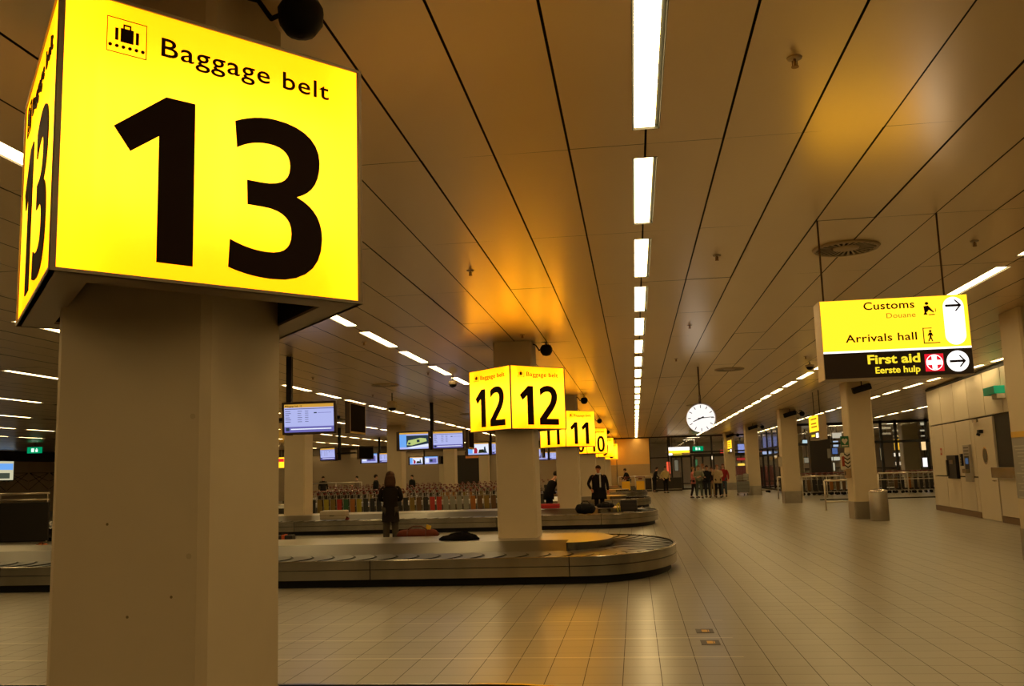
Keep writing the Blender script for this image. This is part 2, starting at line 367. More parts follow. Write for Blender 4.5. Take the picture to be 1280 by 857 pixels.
# ------------------------------------------------------------------ pillars
def chamfer_poly(x0, x1, y0, y1, c):
    return [(x0+c, y0), (x1-c, y0), (x1, y0+c), (x1, y1-c), (x1-c, y1), (x0+c, y1), (x0, y1-c), (x0, y0+c)]
def pillar(name, x0, y0, label, group, w=.70, d=.83, base=False, c=.035):
    t = empty(name, (x0+w/2, y0+d/2, 0)); tag(t, label, 'pillar', group)
    b = MB(); b.prism(chamfer_poly(-w/2, w/2, -d/2, d/2, c), 0.0, CEIL-.004); b.build('shaft', concrete, t)
    if base:
        b = MB(); P = chamfer_poly(-w/2-.012, w/2+.012, -d/2-.012, d/2+.012, c+.004); b.prism(P, 0, .5); o = b.build('kick_plate', steel_dark, t); tag(o, 'brushed steel cladding around the foot')
    return t
PITCH_Y = 12.83; P_X, P_Y = -2.46, 3.68
midlab = ['wide concrete pillar in the left foreground carrying the sign numbered 13', 'concrete pillar rising from the nearest full carousel, carrying the sign numbered 12',
          'concrete pillar carrying the sign numbered 11, right behind the numbered 12 one', 'concrete pillar under the sign numbered 10', 'concrete pillar under the sign numbered 9', 'farthest concrete pillar of the row, under the sign numbered 8']
for k in range(6): pillar('pillar', P_X, P_Y+k*PITCH_Y, midlab[k], 'pillars with belt signs')
leftlab = {2: 'concrete pillar on the far left of the second carousel, below the nearest monitors', 3: 'concrete pillar behind the trolleys, left of the double monitors', 4: 'concrete pillar behind the trolleys, right below the double monitors', 5: 'smallest left hand pillar, just left of the sign numbered 12'}
for k in (2, 3, 4, 5):
    pillar('pillar', -11.37, P_Y+k*PITCH_Y, leftlab.get(k, 'concrete pillar hidden mostly behind the foreground pillar on the left'), 'pillars of the left row')
rightlab = ['beige pillar cut by the right edge of the photo, with a grey notice sheet', 'steel footed beige pillar beside the litter bin below the hanging sign', 'steel footed pillar left of the near handrail, with a leaflet holder',
            'steel footed pillar just right of the luggage cart', 'farthest steel footed pillar, behind the group of travellers']
RP_Y0 = 15.5
RX0 = [6.1, 6.25, 6.25, 6.25, 6.25]
for k in range(5): pillar('pillar', RX0[k], RP_Y0+k*12.83 if k else 15.35, rightlab[k], 'steel footed pillars right of the aisle', base=True)

# dimples and casting holes on the foreground pillar belong to its concrete
fp = [o for o in COL.objects if o.get('label') == midlab[0]][0]
b = MB()
for (x, y) in ((241, 520), (236, 695), (134, 655), (214, 746), (159, 771)):
    p = atY(x, y, P_Y-.0005); b.tube((p.x+2.11, -.415-.0012, p.z), (p.x+2.11, -.415+.01, p.z), .012 if x > 230 else .006, mat('casting_hole' if x > 230 else 'casting_pore', (.47, .38, .25) if x > 230 else (.2, .15, .09), .9), 10)
o = b.build('casting_marks', None, fp); tag(o, 'small round marks left in the concrete')

# ------------------------------------------------------------------ illuminated belt signs
SD, SZB, SZT = .89, 2.385, 3.51
def sign_panel(parent, number, A, B_, zb, zt, inner):
    """one lit face from corner A to corner B_ (left to right seen from outside)"""
    A = Vector(A); B_ = Vector(B_); u = (B_-A); L_ = u.length; u.normalize(); n = Vector((u.y, -u.x, 0)); H_ = zt-zb
    fw = .013
    MT = Matrix(((u.x, 0, n.x, A.x), (u.y, 0, n.y, A.y), (0, 1, 0, zb), (0, 0, 0, 1)))
    f = MB(); f.face([MT@Vector(p) for p in ((fw, fw, -.004), (L_-fw, fw, -.004), (L_-fw, H_-fw, -.004), (fw, H_-fw, -.004))]); fo = f.build('lit_panel', YEL, parent, recalc=False)
    sx, sy = L_/1.26, H_/1.13; SM = MT@Matrix.Translation((0, 0, .001))@Matrix.Diagonal((sx, sy, 1, 1))
    g = MB()
    for loops in BELTS[number]: g.add_mesh(fill_mesh(loops, .005), SM, inkbrown)
    g.build('numeral', inkbrown, fo)
    g = MB(); g.add_mesh(text_mesh('Baggage belt', .368, 1.098, .942, .083, bold=.004, space=1.08), SM, inkbrown); g.build('lettering', inkbrown, fo)
    g = MB()
    for (a, b_, c, d) in ((.165, .312, .905, .907), (.165, .312, 1.048, 1.05), (.165, .167, .905, 1.05), (.310, .312, .905, 1.05), (.215, .262, .955, 1.012), (.195, .206, .958, 1.008), (.271, .282, .958, 1.008),
                          (.224, .253, 1.024, 1.030), (.224, .229, 1.010, 1.028), (.248, .253, 1.010, 1.028)):
        g.add_mesh(fill_mesh([[(a, c), (b_, c), (b_, d), (a, d)]], .004), SM, inkbrown)
    for q in range(6): g.add_mesh(fill_mesh([ell(.178+q*.024, .934, .007, .007, 10, 2)], .004), SM, inkbrown)
    g.build('pictogram', inkbrown, fo)
    # frame strips
    fr = MB(); fm = signframe
    for (a, b_, c, d) in ((0, L_, 0, fw), (0, L_, H_-fw, H_), (0, fw, fw, H_-fw), (L_-fw, L_, fw, H_-fw)):
        q = MB(); fr.box(a, b_, c, d, -.02, .004, fm)
    fr.xf(MT); fr.build('frame', fm, fo)
    # the tubes inside the box, behind the panel
    tb = MB()
    for q in range(5):
        x = L_*(.18+.16*q); tb.tube(MT@Vector((x, .27, -.13)), MT@Vector((x, H_-.27, -.13)), .014, None, 6)
    tb.build('lamp_tube', emat('sign_tube', (1, .95, .8), SIGN_TUBE), fo)
def belt_sign(number, N_, R_, L_, B_, zb, zt, label):
    cx = sum(p[0] for p in (N_, R_, L_, B_))/4; cy = sum(p[1] for p in (N_, R_, L_, B_))/4
    t = empty('belt_sign', (cx, cy, zb)); tag(t, label, 'sign', 'illuminated belt number signs')
    loc = lambda p: (p[0]-cx, p[1]-cy)
    N_, R_, L_, B_ = map(loc, (N_, R_, L_, B_)); H_ = zt-zb
    c = [N_, R_, B_, L_]
    for a, b_ in ((N_, R_), (R_, B_), (B_, L_), (L_, N_)): sign_panel(t, number, (*a, 0), (*b_, 0), 0, H_, None)
    ins = .23   # the box is a ring round the pillar
    inner = [(p[0]*(1-ins), p[1]*(1-ins)) for p in c]
    for z0, z1 in ((0.0, .012), (H_-.012, H_)):
        b = MB()
        for i in range(4):
            p, q, r, s_ = c[i], c[(i+1) % 4], inner[(i+1) % 4], inner[i]
            b.loft([[(*v, z0) for v in (p, q, r, s_)], [(*v, z1) for v in (p, q, r, s_)]], signframe, smooth=False)
        b.build('rim', signframe, t)
    b = MB()
    for i in range(4):
        p, q = inner[i], inner[(i+1) % 4]; b.face([(*p, .012), (*q, .012), (*q, H_-.012), (*p, H_-.012)], black)
    b.build('inner_casing', black, t)
    for i in range(4):
        p = ((inner[i][0]+inner[(i+1) % 4][0])/2, (inner[i][1]+inner[(i+1) % 4][1])/2); b = MB(); b.tube((*p, H_*.5), (p[0]*.75, p[1]*.75, H_*.5), .02); b.build('bracket', black, t)
cxm, cym = -2.11, P_Y+.415
siglab = {13: 'huge lit yellow sign cube reading Baggage belt 13 in the left foreground', 12: 'lit yellow sign cube reading Baggage belt 12, both faces seen', 11: 'lit yellow sign cube numbered 11, partly behind the numbered 12 one',
          10: 'lit yellow sign cube numbered 10, half hidden by the numbered 11 one', 9: 'small lit yellow sign cube numbered 9, second from the far end', 8: 'smallest lit yellow sign cube, last before the bronze end wall'}
h13 = .77
N13 = (-2.045, 3.015); R13 = (-1.18, 3.985); L13 = (-2.92, 4.07)
belt_sign(13, N13, R13, L13, (R13[0]+L13[0]-N13[0], R13[1]+L13[1]-N13[1]), 2.40, 3.50, siglab[13])
for k in range(1, 6):
    cx, cy = -2.095, 16.93+(k-1)*12.87
    belt_sign(13-k, (cx, cy-SD), (cx+SD, cy), (cx-SD, cy), (cx, cy+SD), SZB, SZT, siglab[13-k])

# ------------------------------------------------------------------ carousels
CX_END = .62; CAR_R = 2.42; CAR_YC = 16.25; CAR_L = -21.0
def stadium(inset, n=28, left=CAR_L, xr=CX_END, R_=CAR_R):
    r = R_-inset; cx = xr-R_*.62; o = []
    # right end: flattened half ellipse, left end the same
    for i in range(n+1):
        a = -PI/2+PI*i/n; o.append((cx+(R_*.62-inset)*math.cos(a), r*math.sin(a)))
    cl = left+R_*.62
    for i in range(n+1):
        a = PI/2+PI*i/n; o.append((cl+(R_*.62-inset)*math.cos(a), r*math.sin(a)))
    return o
def ring_strip(b, P0, z0, P1, z1, m, smooth=True):
    n = len(P0)
    A = [b.bm.verts.new((*p, z0)) for p in P0]; B_ = [b.bm.verts.new((*p, z1)) for p in P1]; k = b.mi(m)
    for i in range(n):
        f = b.bm.faces.new((A[i], A[(i+1) % n], B_[(i+1) % n], B_[i])); f.material_index = k; f.smooth = smooth
def make_carousel(yc, label):
    t = empty('baggage_carousel', (0, yc, 0)); tag(t, label, 'carousel', 'baggage carousels')
    b = MB(); ring_strip(b, stadium(.10), 0, stadium(.10), .13, rubber); b.build('plinth', rubber, t)
    b = MB(); S0, S1 = stadium(0), stadium(.03)
    ring_strip(b, stadium(.09), .118, S0, .118, steel); ring_strip(b, S0, .118, S0, .255, steel); ring_strip(b, S0, .266, S0, .392, steel); SI = stadium(.02); ring_strip(b, S0, .255, SI, .256, black); ring_strip(b, SI, .256, SI, .265, black); ring_strip(b, SI, .265, S0, .266, black)
    ring_strip(b, S0, .392, stadium(.012), .40, steel); ring_strip(b, stadium(.012), .40, stadium(.045), .40, steel); ring_strip(b, stadium(.045), .40, stadium(.05), .375, rubber)
    for xx in (-1.02, -4.0, -7.0, -10, -13, -16):
        b.box(xx-.007, xx+.007, -CAR_R-.0015, -CAR_R+.01, .118, .398, black); b.box(xx-.004, xx+.004, CAR_R-.01, CAR_R+.0015, .118, .398, black)
    b.build('side_panel', steel, t)
    b = MB(); ring_strip(b, stadium(.05), .370, stadium(1.12), .370, rubber, False)
    # overlapping crescent plates
    S_out = stadium(.055, 28); S_in = stadium(1.08, 28); n = len(S_out)
    def pt(S, f):
        i = int(f) % n; u = f-int(f); a, c = S[i], S[(i+1) % n]; return Vector((a[0]*(1-u)+c[0]*u, a[1]*(1-u)+c[1]*u))
    def crescent(po, pi_, po2, pi2, tang, tang2, top=.388):
        L_, R_ = [], []
        for q in range(9):
            v = q/8; w_ = .22*math.sin(v*PI); L_.append(po.lerp(pi_, v)+tang*w_); R_.append(po2.lerp(pi2, v)+tang2*w_)
        for q in range(8):
            b.face([(*L_[q], .374), (*L_[q+1], .374), (*R_[q+1], top), (*R_[q], top)], slatm)
            b.face([(*R_[q], top), (*R_[q+1], top), (*R_[q+1], .374), (*R_[q], .374)], rubber)
            b.face([(*L_[q], .3745), (*L_[q+1], .3745), (*(L_[q+1]+tang*.04), .3785), (*(L_[q]+tang*.04), .3785)], rubber)
    ex = Vector((1, 0)); x = -.9; st = .345
    while x > CAR_L+1.5:
        crescent(Vector((x, -(CAR_R-.06))), Vector((x, -(CAR_R-1.22))), Vector((x+st, -(CAR_R-.06))), Vector((x+st, -(CAR_R-1.22))), ex, ex)
        crescent(Vector((x, (CAR_R-.06))), Vector((x, (CAR_R-1.22))), Vector((x-st, (CAR_R-.06))), Vector((x-st, (CAR_R-1.22))), -ex, -ex)
        x -= st
    NE = 19; cxe = CX_END-CAR_R*.62
    def ends(i):
        a = -PI/2+PI*i/NE; return Vector((cxe+(CAR_R*.62-.06)*math.cos(a), (CAR_R-.06)*math.sin(a))), Vector((-1.15+.70*math.cos(a), 1.13*math.sin(a))), Vector((-math.sin(a), math.cos(a)))
    for i in range(NE):
        (o1, i1, t1), (o2, i2, t2) = ends(i), ends(i+1); crescent(o2, i2, o1, i1, -t2, -t1, .386) if i > 4 else crescent(o1, i1, o2, i2, t1, t2, .388)
    b.build('plate_belt', slatm, t)
    b = MB()     # island: sloping front apron, flat deck, upright back
    r = 1.15; yd = -.35; yb = 1.30; xl = CAR_L+1.5
    nose = [(-1.15+.72*math.sin(a), -r*math.cos(a)) for a in [PI*i/20 for i in range(21)]]
    ZD = .495
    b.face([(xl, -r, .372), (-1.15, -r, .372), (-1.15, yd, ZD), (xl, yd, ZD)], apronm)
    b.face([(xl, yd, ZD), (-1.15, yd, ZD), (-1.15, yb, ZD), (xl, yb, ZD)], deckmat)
    b.face([(xl, yb, ZD), (-1.15, yb, ZD), (-1.15, yb, .37), (xl, yb, .37)], deckmat)
    b.face([(xl, -r, .372), (xl, yd, ZD), (xl, yb, ZD), (xl, yb, .37)], deckmat)
    b.build('island_deck', deckmat, t)
    b = MB(); 
    ring_strip(b, nose, .372, nose, .507, steel); f = b.bm.faces.new([b.bm.verts.new((*q, .507)) for q in nose]); f.material_index = b.mi(deckmat)
    o = b.build('nose_cap', steel, t)
    return t
car_labels = ['baggage carousel whose edge shows at the bottom left behind the foreground pillar', 'nearest fully seen steel baggage carousel, its rounded end beside the aisle', 'second steel carousel with black bags near its rounded end',
              'third carousel, behind the man in the black coat', 'fourth carousel seen as an orange lit edge before the end wall', 'last carousel in front of the bronze end wall']
YC12 = 16.22
car0 = make_carousel(YC12, car_labels[1])
for k in (0, 2, 3, 4, 5):
    c = copy_tree(car0); c.location.y = YC12+(k-1)*12.83-(.13 if k == 0 else 0); c['label'] = car_labels[k]

# ------------------------------------------------------------------ ceiling lights
housing_m = mat('light_housing', (.030, .032, .026), .5)
L_ = FB-FA
lt0 = empty('ceiling_light', (0, 0, CEIL))
b = MB(); b.box(-HW, HW, 0, L_, .022, .09, housing_m)
for (x0_, x1_, y0_, y1_) in ((-HW, -HW+.004, 0, L_), (HW-.004, HW, 0, L_), (-HW, HW, 0, .004), (-HW, HW, L_-.004, L_)): b.box(x0_, x1_, y0_, y1_, -.002, .022, housing_m)
b.build('housing', housing_m, lt0)
b = MB(); b.box(-HW+.016, HW-.034, .02, L_-.02, .008, .021); b.build('diffuser', tubemat, lt0)
rowname = {0: 'row above the aisle', -8: 'first row left of the aisle', 8: 'first row right of the aisle', 16: 'second row right of the aisle', -16: 'second row left of the aisle', -23: 'third row left of the aisle', -30: 'fourth row left of the aisle',
           -37: 'fifth row left of the aisle', -44: 'sixth row left of the aisle', -51: 'seventh row left of the aisle', 24: 'third row right of the aisle', 31: 'fourth row right of the aisle'}
first = True
for k, X in LIGHT_ROWS:
    idx = 0
    for j in range(-4, 25):
        y = PY0+j*PL+FA
        if k >= 24 and y > 55: continue
        p = pix(X, y+L_, CEIL) if y > 0 else None
        seen = p is not None and -60 < p[0] < 1330 and p[1] > -20
        if not seen and not (-20 < X < 12 and y < 14): continue
        if seen and X < -14 and p[0] > 0 and pix(X, y, CEIL)[0] < 320 and pix(X, y+L_, CEIL)[0] > 75 and p[0] < 345 and p[0] > 90: continue
        o = lt0 if first else copy_tree(lt0); first = False
        o.location = (X, y, CEIL)
        if seen:
            tag(o, 'ceiling light, %s in view in the %s' % (ordinal(idx), rowname[k]), 'ceiling light', 'fluorescent lights in the '+rowname[k]); idx += 1
        else: tag(o, 'fluorescent ceiling light above the camera in the '+rowname[k], 'ceiling light', 'fluorescent lights overhead in the '+rowname[k])

# ------------------------------------------------------------------ ceiling fittings
def vent(x, y, label, r=.34):
    t = empty('air_diffuser', (x, y, CEIL)); tag(t, label, 'vent', 'round ceiling air diffusers')
    b = MB(); n = 28
    for i in range(n):
        a0 = 2*PI*i/n; a1 = a0+2*PI/n*.46
        p = lambda r_, a: (r_*math.cos(a), r_*math.sin(a))
        b.face([(*p(r*.42, a0), -.012), (*p(r*.92, a0+.12), -.022), (*p(r*.92, a1+.12), -.022), (*p(r*.42, a1), -.012)], vm)
    b.build('vane', vm, t)
    b = MB(); b.lathe([(r*.93, -.024), (r, -.03), (r*1.06, -.006), (r*1.04, 0)], (0, 0, 0), vm, 36); b.bm.faces.ensure_lookup_table()
    bmesh.ops.delete(b.bm, geom=[f for f in b.bm.faces if len(f.verts) > 6], context='FACES'); b.build('outer_ring', vm, t)
    b = MB(); b.lathe([(.01, -.02), (r*.40, -.018), (r*.42, -.006)], (0, 0, 0), vm, 28); b.build('centre_plate', vm, t)
    b = MB(); b.lathe([(.01, -.004), (r*.98, -.004)], (0, 0, 0), black, 32); b.build('throat', black, t)
vm = mat('vent_paint', (.50, .40, .27), .5)
for x, y, l in ((2.43, 10.45, 'round slotted air diffuser in the ceiling above the hanging arrivals sign'), (2.40, 23.15, 'round air diffuser in the ceiling right of the clock'), (-6.33, 23.4, 'round air diffuser in the ceiling above the double monitors'),
                (-6.4, 36.1, 'round air diffuser in the ceiling just left of the numbered 12 sign'), (2.40, 36.0, 'small far round air diffuser beyond the clock')): vent(x, y, l)
def sprinkler(x, y, label):
    t = empty('sprinkler', (x, y, CEIL)); tag(t, label, 'sprinkler', 'ceiling sprinklers')
    b = MB(); b.lathe([(.045, 0), (.042, -.008), (.015, -.010)], (0, 0, 0), vm, 20); b.build('escutcheon', vm, t)
    b = MB(); b.tube((0, 0, -.005), (0, 0, -.05), .009); b.tube((-.014, 0, -.02), (-.014, 0, -.055), .003); b.tube((.014, 0, -.02), (.014, 0, -.055), .003); b.tube((0, 0, -.055), (0, 0, -.060), .022); b.build('nozzle', mat('brass', (.35, .2, .08), .4, .9), t)
for px_, py_, l in ((993, 72, 'nearest brass sprinkler in the ceiling near the top right of the photo'), (588, 338, 'brass sprinkler in the ceiling above the left face of the 12 sign'), (896, 319, 'sprinkler in the ceiling right of the aisle lights'), (1218, 301, 'sprinkler in the ceiling right of the hanging sign rods'),
                    (862, 406, 'sprinkler in the ceiling above the clock'), (653, 418, 'sprinkler in the ceiling right above the 12 pillar'), (1007, 445, 'sprinkler in the ceiling left of the hanging sign'), (845, 448, 'sprinkler in the ceiling just left of the clock rod'),
                    (391, 471, 'sprinkler in the ceiling above the nearest monitors'), (535, 465, 'sprinkler in the ceiling near the third light of the left row'), (466, 493, 'sprinkler in the ceiling above the dome camera'), (518, 506, 'sprinkler in the ceiling left of the double monitors pole'), (455, 427, 'sprinkler in the ceiling beside the left row of lights')):
    p = atZ(px_, py_, CEIL); sprinkler(p.x, p.y, l)
def dome_cam(x, y, label, s=1.0, drop=.35):
    t = empty('dome_camera', (x, y, CEIL)); tag(t, label, 'camera')
    b = MB(); b.tube((0, 0, 0), (0, 0, -drop*.6), .015); b.build('stem', black, t)
    b = MB(); b.lathe([(.06*s, -drop*.55), (.12*s, -drop*.62), (.12*s, -drop), (.10*s, -drop*1.02)], (0, 0, 0), vm, 18); b.build('body', mat('camera_body', (.45, .38, .28), .4), t)
    b = MB(); b.ball((0, 0, -drop*1.02), .10*s, sc=(1, 1, .8)); b.build('dome', black, t)
p = atZ(490, 491, CEIL); dome_cam(p.x, p.y, 'dome camera hanging from the ceiling over the double monitors', 1.15, .42)
p = atZ(566, 470, CEIL); dome_cam(p.x, p.y, 'small pale dome camera left of the 12 sign', .9, .2)
p = atZ(1012, 452, CEIL); dome_cam(p.x, p.y, 'small pale dome camera left of the hanging arrivals sign', .9, .12)
# round black speakers on arms at the pillar tops
def ball_speaker(x, y, z, px0, label, s=1.0):
    t = empty('ball_speaker', (x, y, z)); tag(t, label, 'speaker', 'round black speakers on the pillars')
    b = MB(); n = 12
    b.lathe([(.02*s, -.115*s), (.075*s, -.10*s), (.115*s, -.04*s), (.12*s, .03*s), (.085*s, .095*s), (.03*s, .11*s)], (0, 0, 0), black, 12); b.build('housing', black, t)
    b = MB(); b.path([(0, 0, .10*s), (0, 0, .15*s), (px0*.4, 0, .16*s)], .012); b.path([(-.10*s, 0, .02), (px0*.55, 0, .0), (px0*.8, 0, .10), (px0, 0, .12)], .012); b.build('arm', black, t)
for k in range(6):
    Y = 4.05+k*12.83
    p = atY(376, 20, 4.05) if k == 0 else None
    X, Z_ = (p.x, p.z) if k == 0 else (-1.38, 3.78)
    if k == 1: q = atY(683, 437.5, 16.9); X, Z_ = q.x, q.z
    if k > 1: X, Z_ = X1, Z1
    X1, Z1 = X, Z_
    ball_speaker(X, Y if k else 4.05, Z_, (-1.76-X), 'round black speaker on an arm at the top right of the pillar with sign %d' % (13-k), .95 if k else .92)
spk = ['beside the litter bin', 'left of the handrail', 'right of the luggage cart', 'behind the travellers']
for k in range(1, 5):
    Y = RP_Y0+12.83*k
    t = empty('wall_speaker', (6.66, Y-.12, 3.76)); tag(t, 'slanted black box at the top of the steel footed pillar '+spk[k-1], 'speaker', 'black boxes on the right hand pillars')
    b = MB(); b.box(-.27, .27, -.13, .02, -.08, .08, black, .01, Matrix.Rotation(math.radians(-15), 3, 'Y')@Matrix.Rotation(.3, 3, 'X')); b.build('housing', black, t)
    b = MB(); b.tube((0, -.05, .05), (0, -.05, .225), .015); b.build('bracket', black, t)
    if k > 1: ball_speaker(7.25, Y+.3, 3.78, -.29, 'round black speaker at the top of the steel footed pillar '+spk[k-1], .95)

# ------------------------------------------------------------------ station style clock
p0 = atY(876, 522.5, 22.3); R_ = .345
t = empty('hanging_clock', p0); tag(t, 'round white double sided clock hanging from a rod over the aisle', 'clock')
b = MB(); b.tube((0, -.09, 0), (0, .09, 0), R_, n=48); bmesh.ops.delete(b.bm, geom=[f for f in b.bm.faces if len(f.verts) > 8], context='FACES'); b.build('case', mat('clock_case', (.10, .055, .03), .4), t)
b = MB()
for s in (-1, 1): b.tube((0, s*.082, 0), (0, s*.084, 0), R_-.02, n=48)
face_o = b.build('dial', emat('dial_light', (1, .93, .86), 1.1), t)
b = MB()
for i in range(12):
    a = 2*PI*i/12; c, s = math.cos(a), math.sin(a); u = Vector((s, 0, c)); v = Vector((c, 0, -s)); r0, r1 = (.235, .305)
    P = [u*r0-v*.008, u*r0+v*.008, u*r1+v*.008, u*r1-v*.008]
    b.face([(q.x, -.086, q.z) for q in P]); b.face([(q.x, .086, q.z) for q in P])
b.build('hour_marks', black, face_o)
def hand(a, L_, w_, name, tail=.07):
    b = MB(); c, s = math.cos(a), math.sin(a); u = Vector((s, 0, c)); v = Vector((c, 0, -s))
    P = [-u*tail-v*w_, -u*tail+v*w_, u*L_+v*w_*.5, u*L_-v*w_*.5]; b.loft([[(q.x, -.087, q.z) for q in P], [(q.x, -.093, q.z) for q in P]], smooth=False); b.build(name, black, t)
hand(math.radians(86), .29, .011, 'minute_hand'); hand(math.radians(247), .20, .017, 'hour_hand')
b = MB(); b.tube((0, 0, R_-.01), (0, 0, CEIL-p0.z), .018); b.tube((0, 0, R_-.01), (0, 0, R_+.2), .03); b.build('rod', mat('clock_case'), t)

# ------------------------------------------------------------------ hanging direction sign
sgn_yel = emat('sign_yellow', (1.9, .98, .03), 1.0); sgn_white = emat('sign_white', (1.0, .95, .9), 1.6); sgn_red = emat('sign_red', (.85, .015, .03), 1.0); sgn_txty = emat('sign_text_yellow', (1.0, .74, .03), 1.1)
sgn_dark = mat('sign_dark', (.022, .010, .006), .5)
def flat(b, loops, MT, m, d=.003): b.add_mesh(fill_mesh(loops, d), MT, m)
def rect(a, b_, c, d): return [(a, c), (b_, c), (b_, d), (a, d)]
def arrow(cx, cy, s, w_=.014):
    w_ = .022
    return [[(cx-s, cy-w_*.5), (cx+s*.62, cy-w_*.5), (cx+s*.10, cy-s*.75), (cx+s*.33, cy-s*.75), (cx+s, cy), (cx+s*.33, cy+s*.75), (cx+s*.10, cy+s*.75), (cx+s*.62, cy+w_*.5), (cx-s, cy+w_*.5)]]
W_, H_, T_ = 1.345, .755, .30
o_ = atY(1031.2, 474.8, 9.05); t = empty('direction_sign', (o_.x+W_/2, 9.05+T_/2, o_.z)); tag(t, 'hanging lit sign for customs, arrivals hall and first aid with white arrows', 'sign')
MT = Matrix(((1, 0, 0, -W_/2), (0, 0, -1, -T_/2), (0, 1, 0, 0), (0, 0, 0, 1)))
b = MB(); b.box(-W_/2, W_/2, -T_/2+.004, T_/2-.004, 0, H_, mat('sign_case', (.50, .40, .28), .4, .2), .004); b.build('case', mat('sign_case'), t)
b = MB(); flat(b, [rect(.006, W_-.006, .264, H_-.006)], MT, sgn_yel); yp = b.build('yellow_panel', sgn_yel, t)
b = MB(); flat(b, [rect(.006, W_-.006, .246, .264)], MT, sgn_white); b.build('white_stripe', sgn_white, t)
b = MB(); flat(b, [rect(.006, W_-.006, .006, .246)], MT, sgn_dark); dp = b.build('dark_panel', sgn_dark, t)
M2 = Matrix.Translation((0, -.004, 0))@MT; M3 = Matrix.Translation((0, -.007, 0))@MT
b = MB(); b.add_mesh(text_mesh('Customs', .403, .864, .648, .076, bold=.010, space=1.05), M2, inkbrown); b.build('lettering', inkbrown, yp); b = MB(); b.add_mesh(text_mesh('Arrivals hall', .217, .862, .345, .076, bold=.010, space=1.05), M2, inkbrown); b.build('lettering', inkbrown, yp)
b = MB(); sm = emat('sign_small_text', (.55, .27, .01), .8); b.add_mesh(text_mesh('Douane', .605, .867, .560, .05, bold=0, space=1.05), M2, sm); b.build('small_lettering', sm, yp)
b = MB(); b.add_mesh(text_mesh('First aid', .401, .873, .134, .086, bold=.028, space=1.0), M2, sgn_txty); b.build('lettering', sgn_txty, dp); b = MB(); b.add_mesh(text_mesh('Eerste hulp', .464, .866, .042, .062, bold=.02, space=1.0), M2, sgn_txty); b.build('lettering', sgn_txty, dp)
pill = [(1.21+.092*math.cos(a), .640+.092*math.sin(a)) for a in [PI*i/16 for i in range(17)]]+[(1.21+.092*math.cos(a), .372+.092*math.sin(a)) for a in [PI+PI*i/16 for i in range(17)]]
b = MB(); flat(b, [pill], M2, sgn_white); pl_ = b.build('arrow_field', sgn_white, yp)
b = MB(); flat(b, arrow(1.21, .650, .072, .015), M3, inkbrown); b.build('arrow', inkbrown, yp)
b = MB(); flat(b, [ell(1.205, .126, .098, .098, 40, 2)], M2, sgn_white); b.build('arrow_field', sgn_white, dp)
b = MB(); flat(b, arrow(1.205, .126, .072, .015), M3, inkbrown); b.build('arrow', inkbrown, dp)
b = MB(); flat(b, [rect(.913, 1.080, .040, .203)], M2, sgn_red); b.build('red_field', sgn_red, dp)
b = MB(); flat(b, [ell(.997, .122, .074, .074, 36, 2), ell(.997, .122, .067, .067, 36, 2)[::-1]], M3, sgn_white); a_ = .022; e_ = .062
flat(b, [[(.997+x, .122+y) for x, y in ((-a_, -e_), (a_, -e_), (a_, -a_), (e_, -a_), (e_, a_), (a_, a_), (a_, e_), (-a_, e_), (-a_, a_), (-e_, a_), (-e_, -a_), (-a_, -a_))]], M3, sgn_white); b.build('cross', sgn_white, dp)
b = MB()   # customs officer and suitcase, walker in a doorway
flat(b, [ell(.975, .682, .016, .014, 14, 2)], M2, inkbrown); flat(b, [[(.945, .655), (.985, .662), (1.01, .63), (1.035, .60), (1.03, .592), (.99, .62), (.975, .60), (.965, .60), (.975, .575), (.94, .575), (.95, .60)]], M2, inkbrown)
flat(b, [rect(.985, 1.04, .570, .578)], M2, inkbrown); flat(b, [rect(1.047, 1.052, .60, .63)], M2, inkbrown)
flat(b, [rect(.919, .927, .305, .452)], M2, inkbrown); flat(b, [rect(.919, 1.065, .303, .311)], M2, inkbrown); flat(b, [rect(.919, 1.00, .444, .450)], M2, inkbrown)
flat(b, [ell(.985, .418, .011, .011, 12, 2)], M2, inkbrown); flat(b, [[(.975, .405), (.995, .405), (1.008, .375), (.998, .37), (.992, .385), (.992, .36), (1.004, .322), (.994, .322), (.984, .35), (.968, .322), (.958, .322), (.976, .362), (.976, .385), (.965, .372), (.958, .378)]], M2, inkbrown)
b.build('pictogram', inkbrown, yp)
for sx in (atY(1030, 376, 9.17).x, atY(1181, 365, 9.17).x):
    b = MB(); b.tube((sx-t.location.x, 0, H_-.01), (sx-t.location.x, 0, CEIL-t.location.z), .009); b.build('rod', mat('sign_rod', (.12, .07, .035), .4, .5), t)
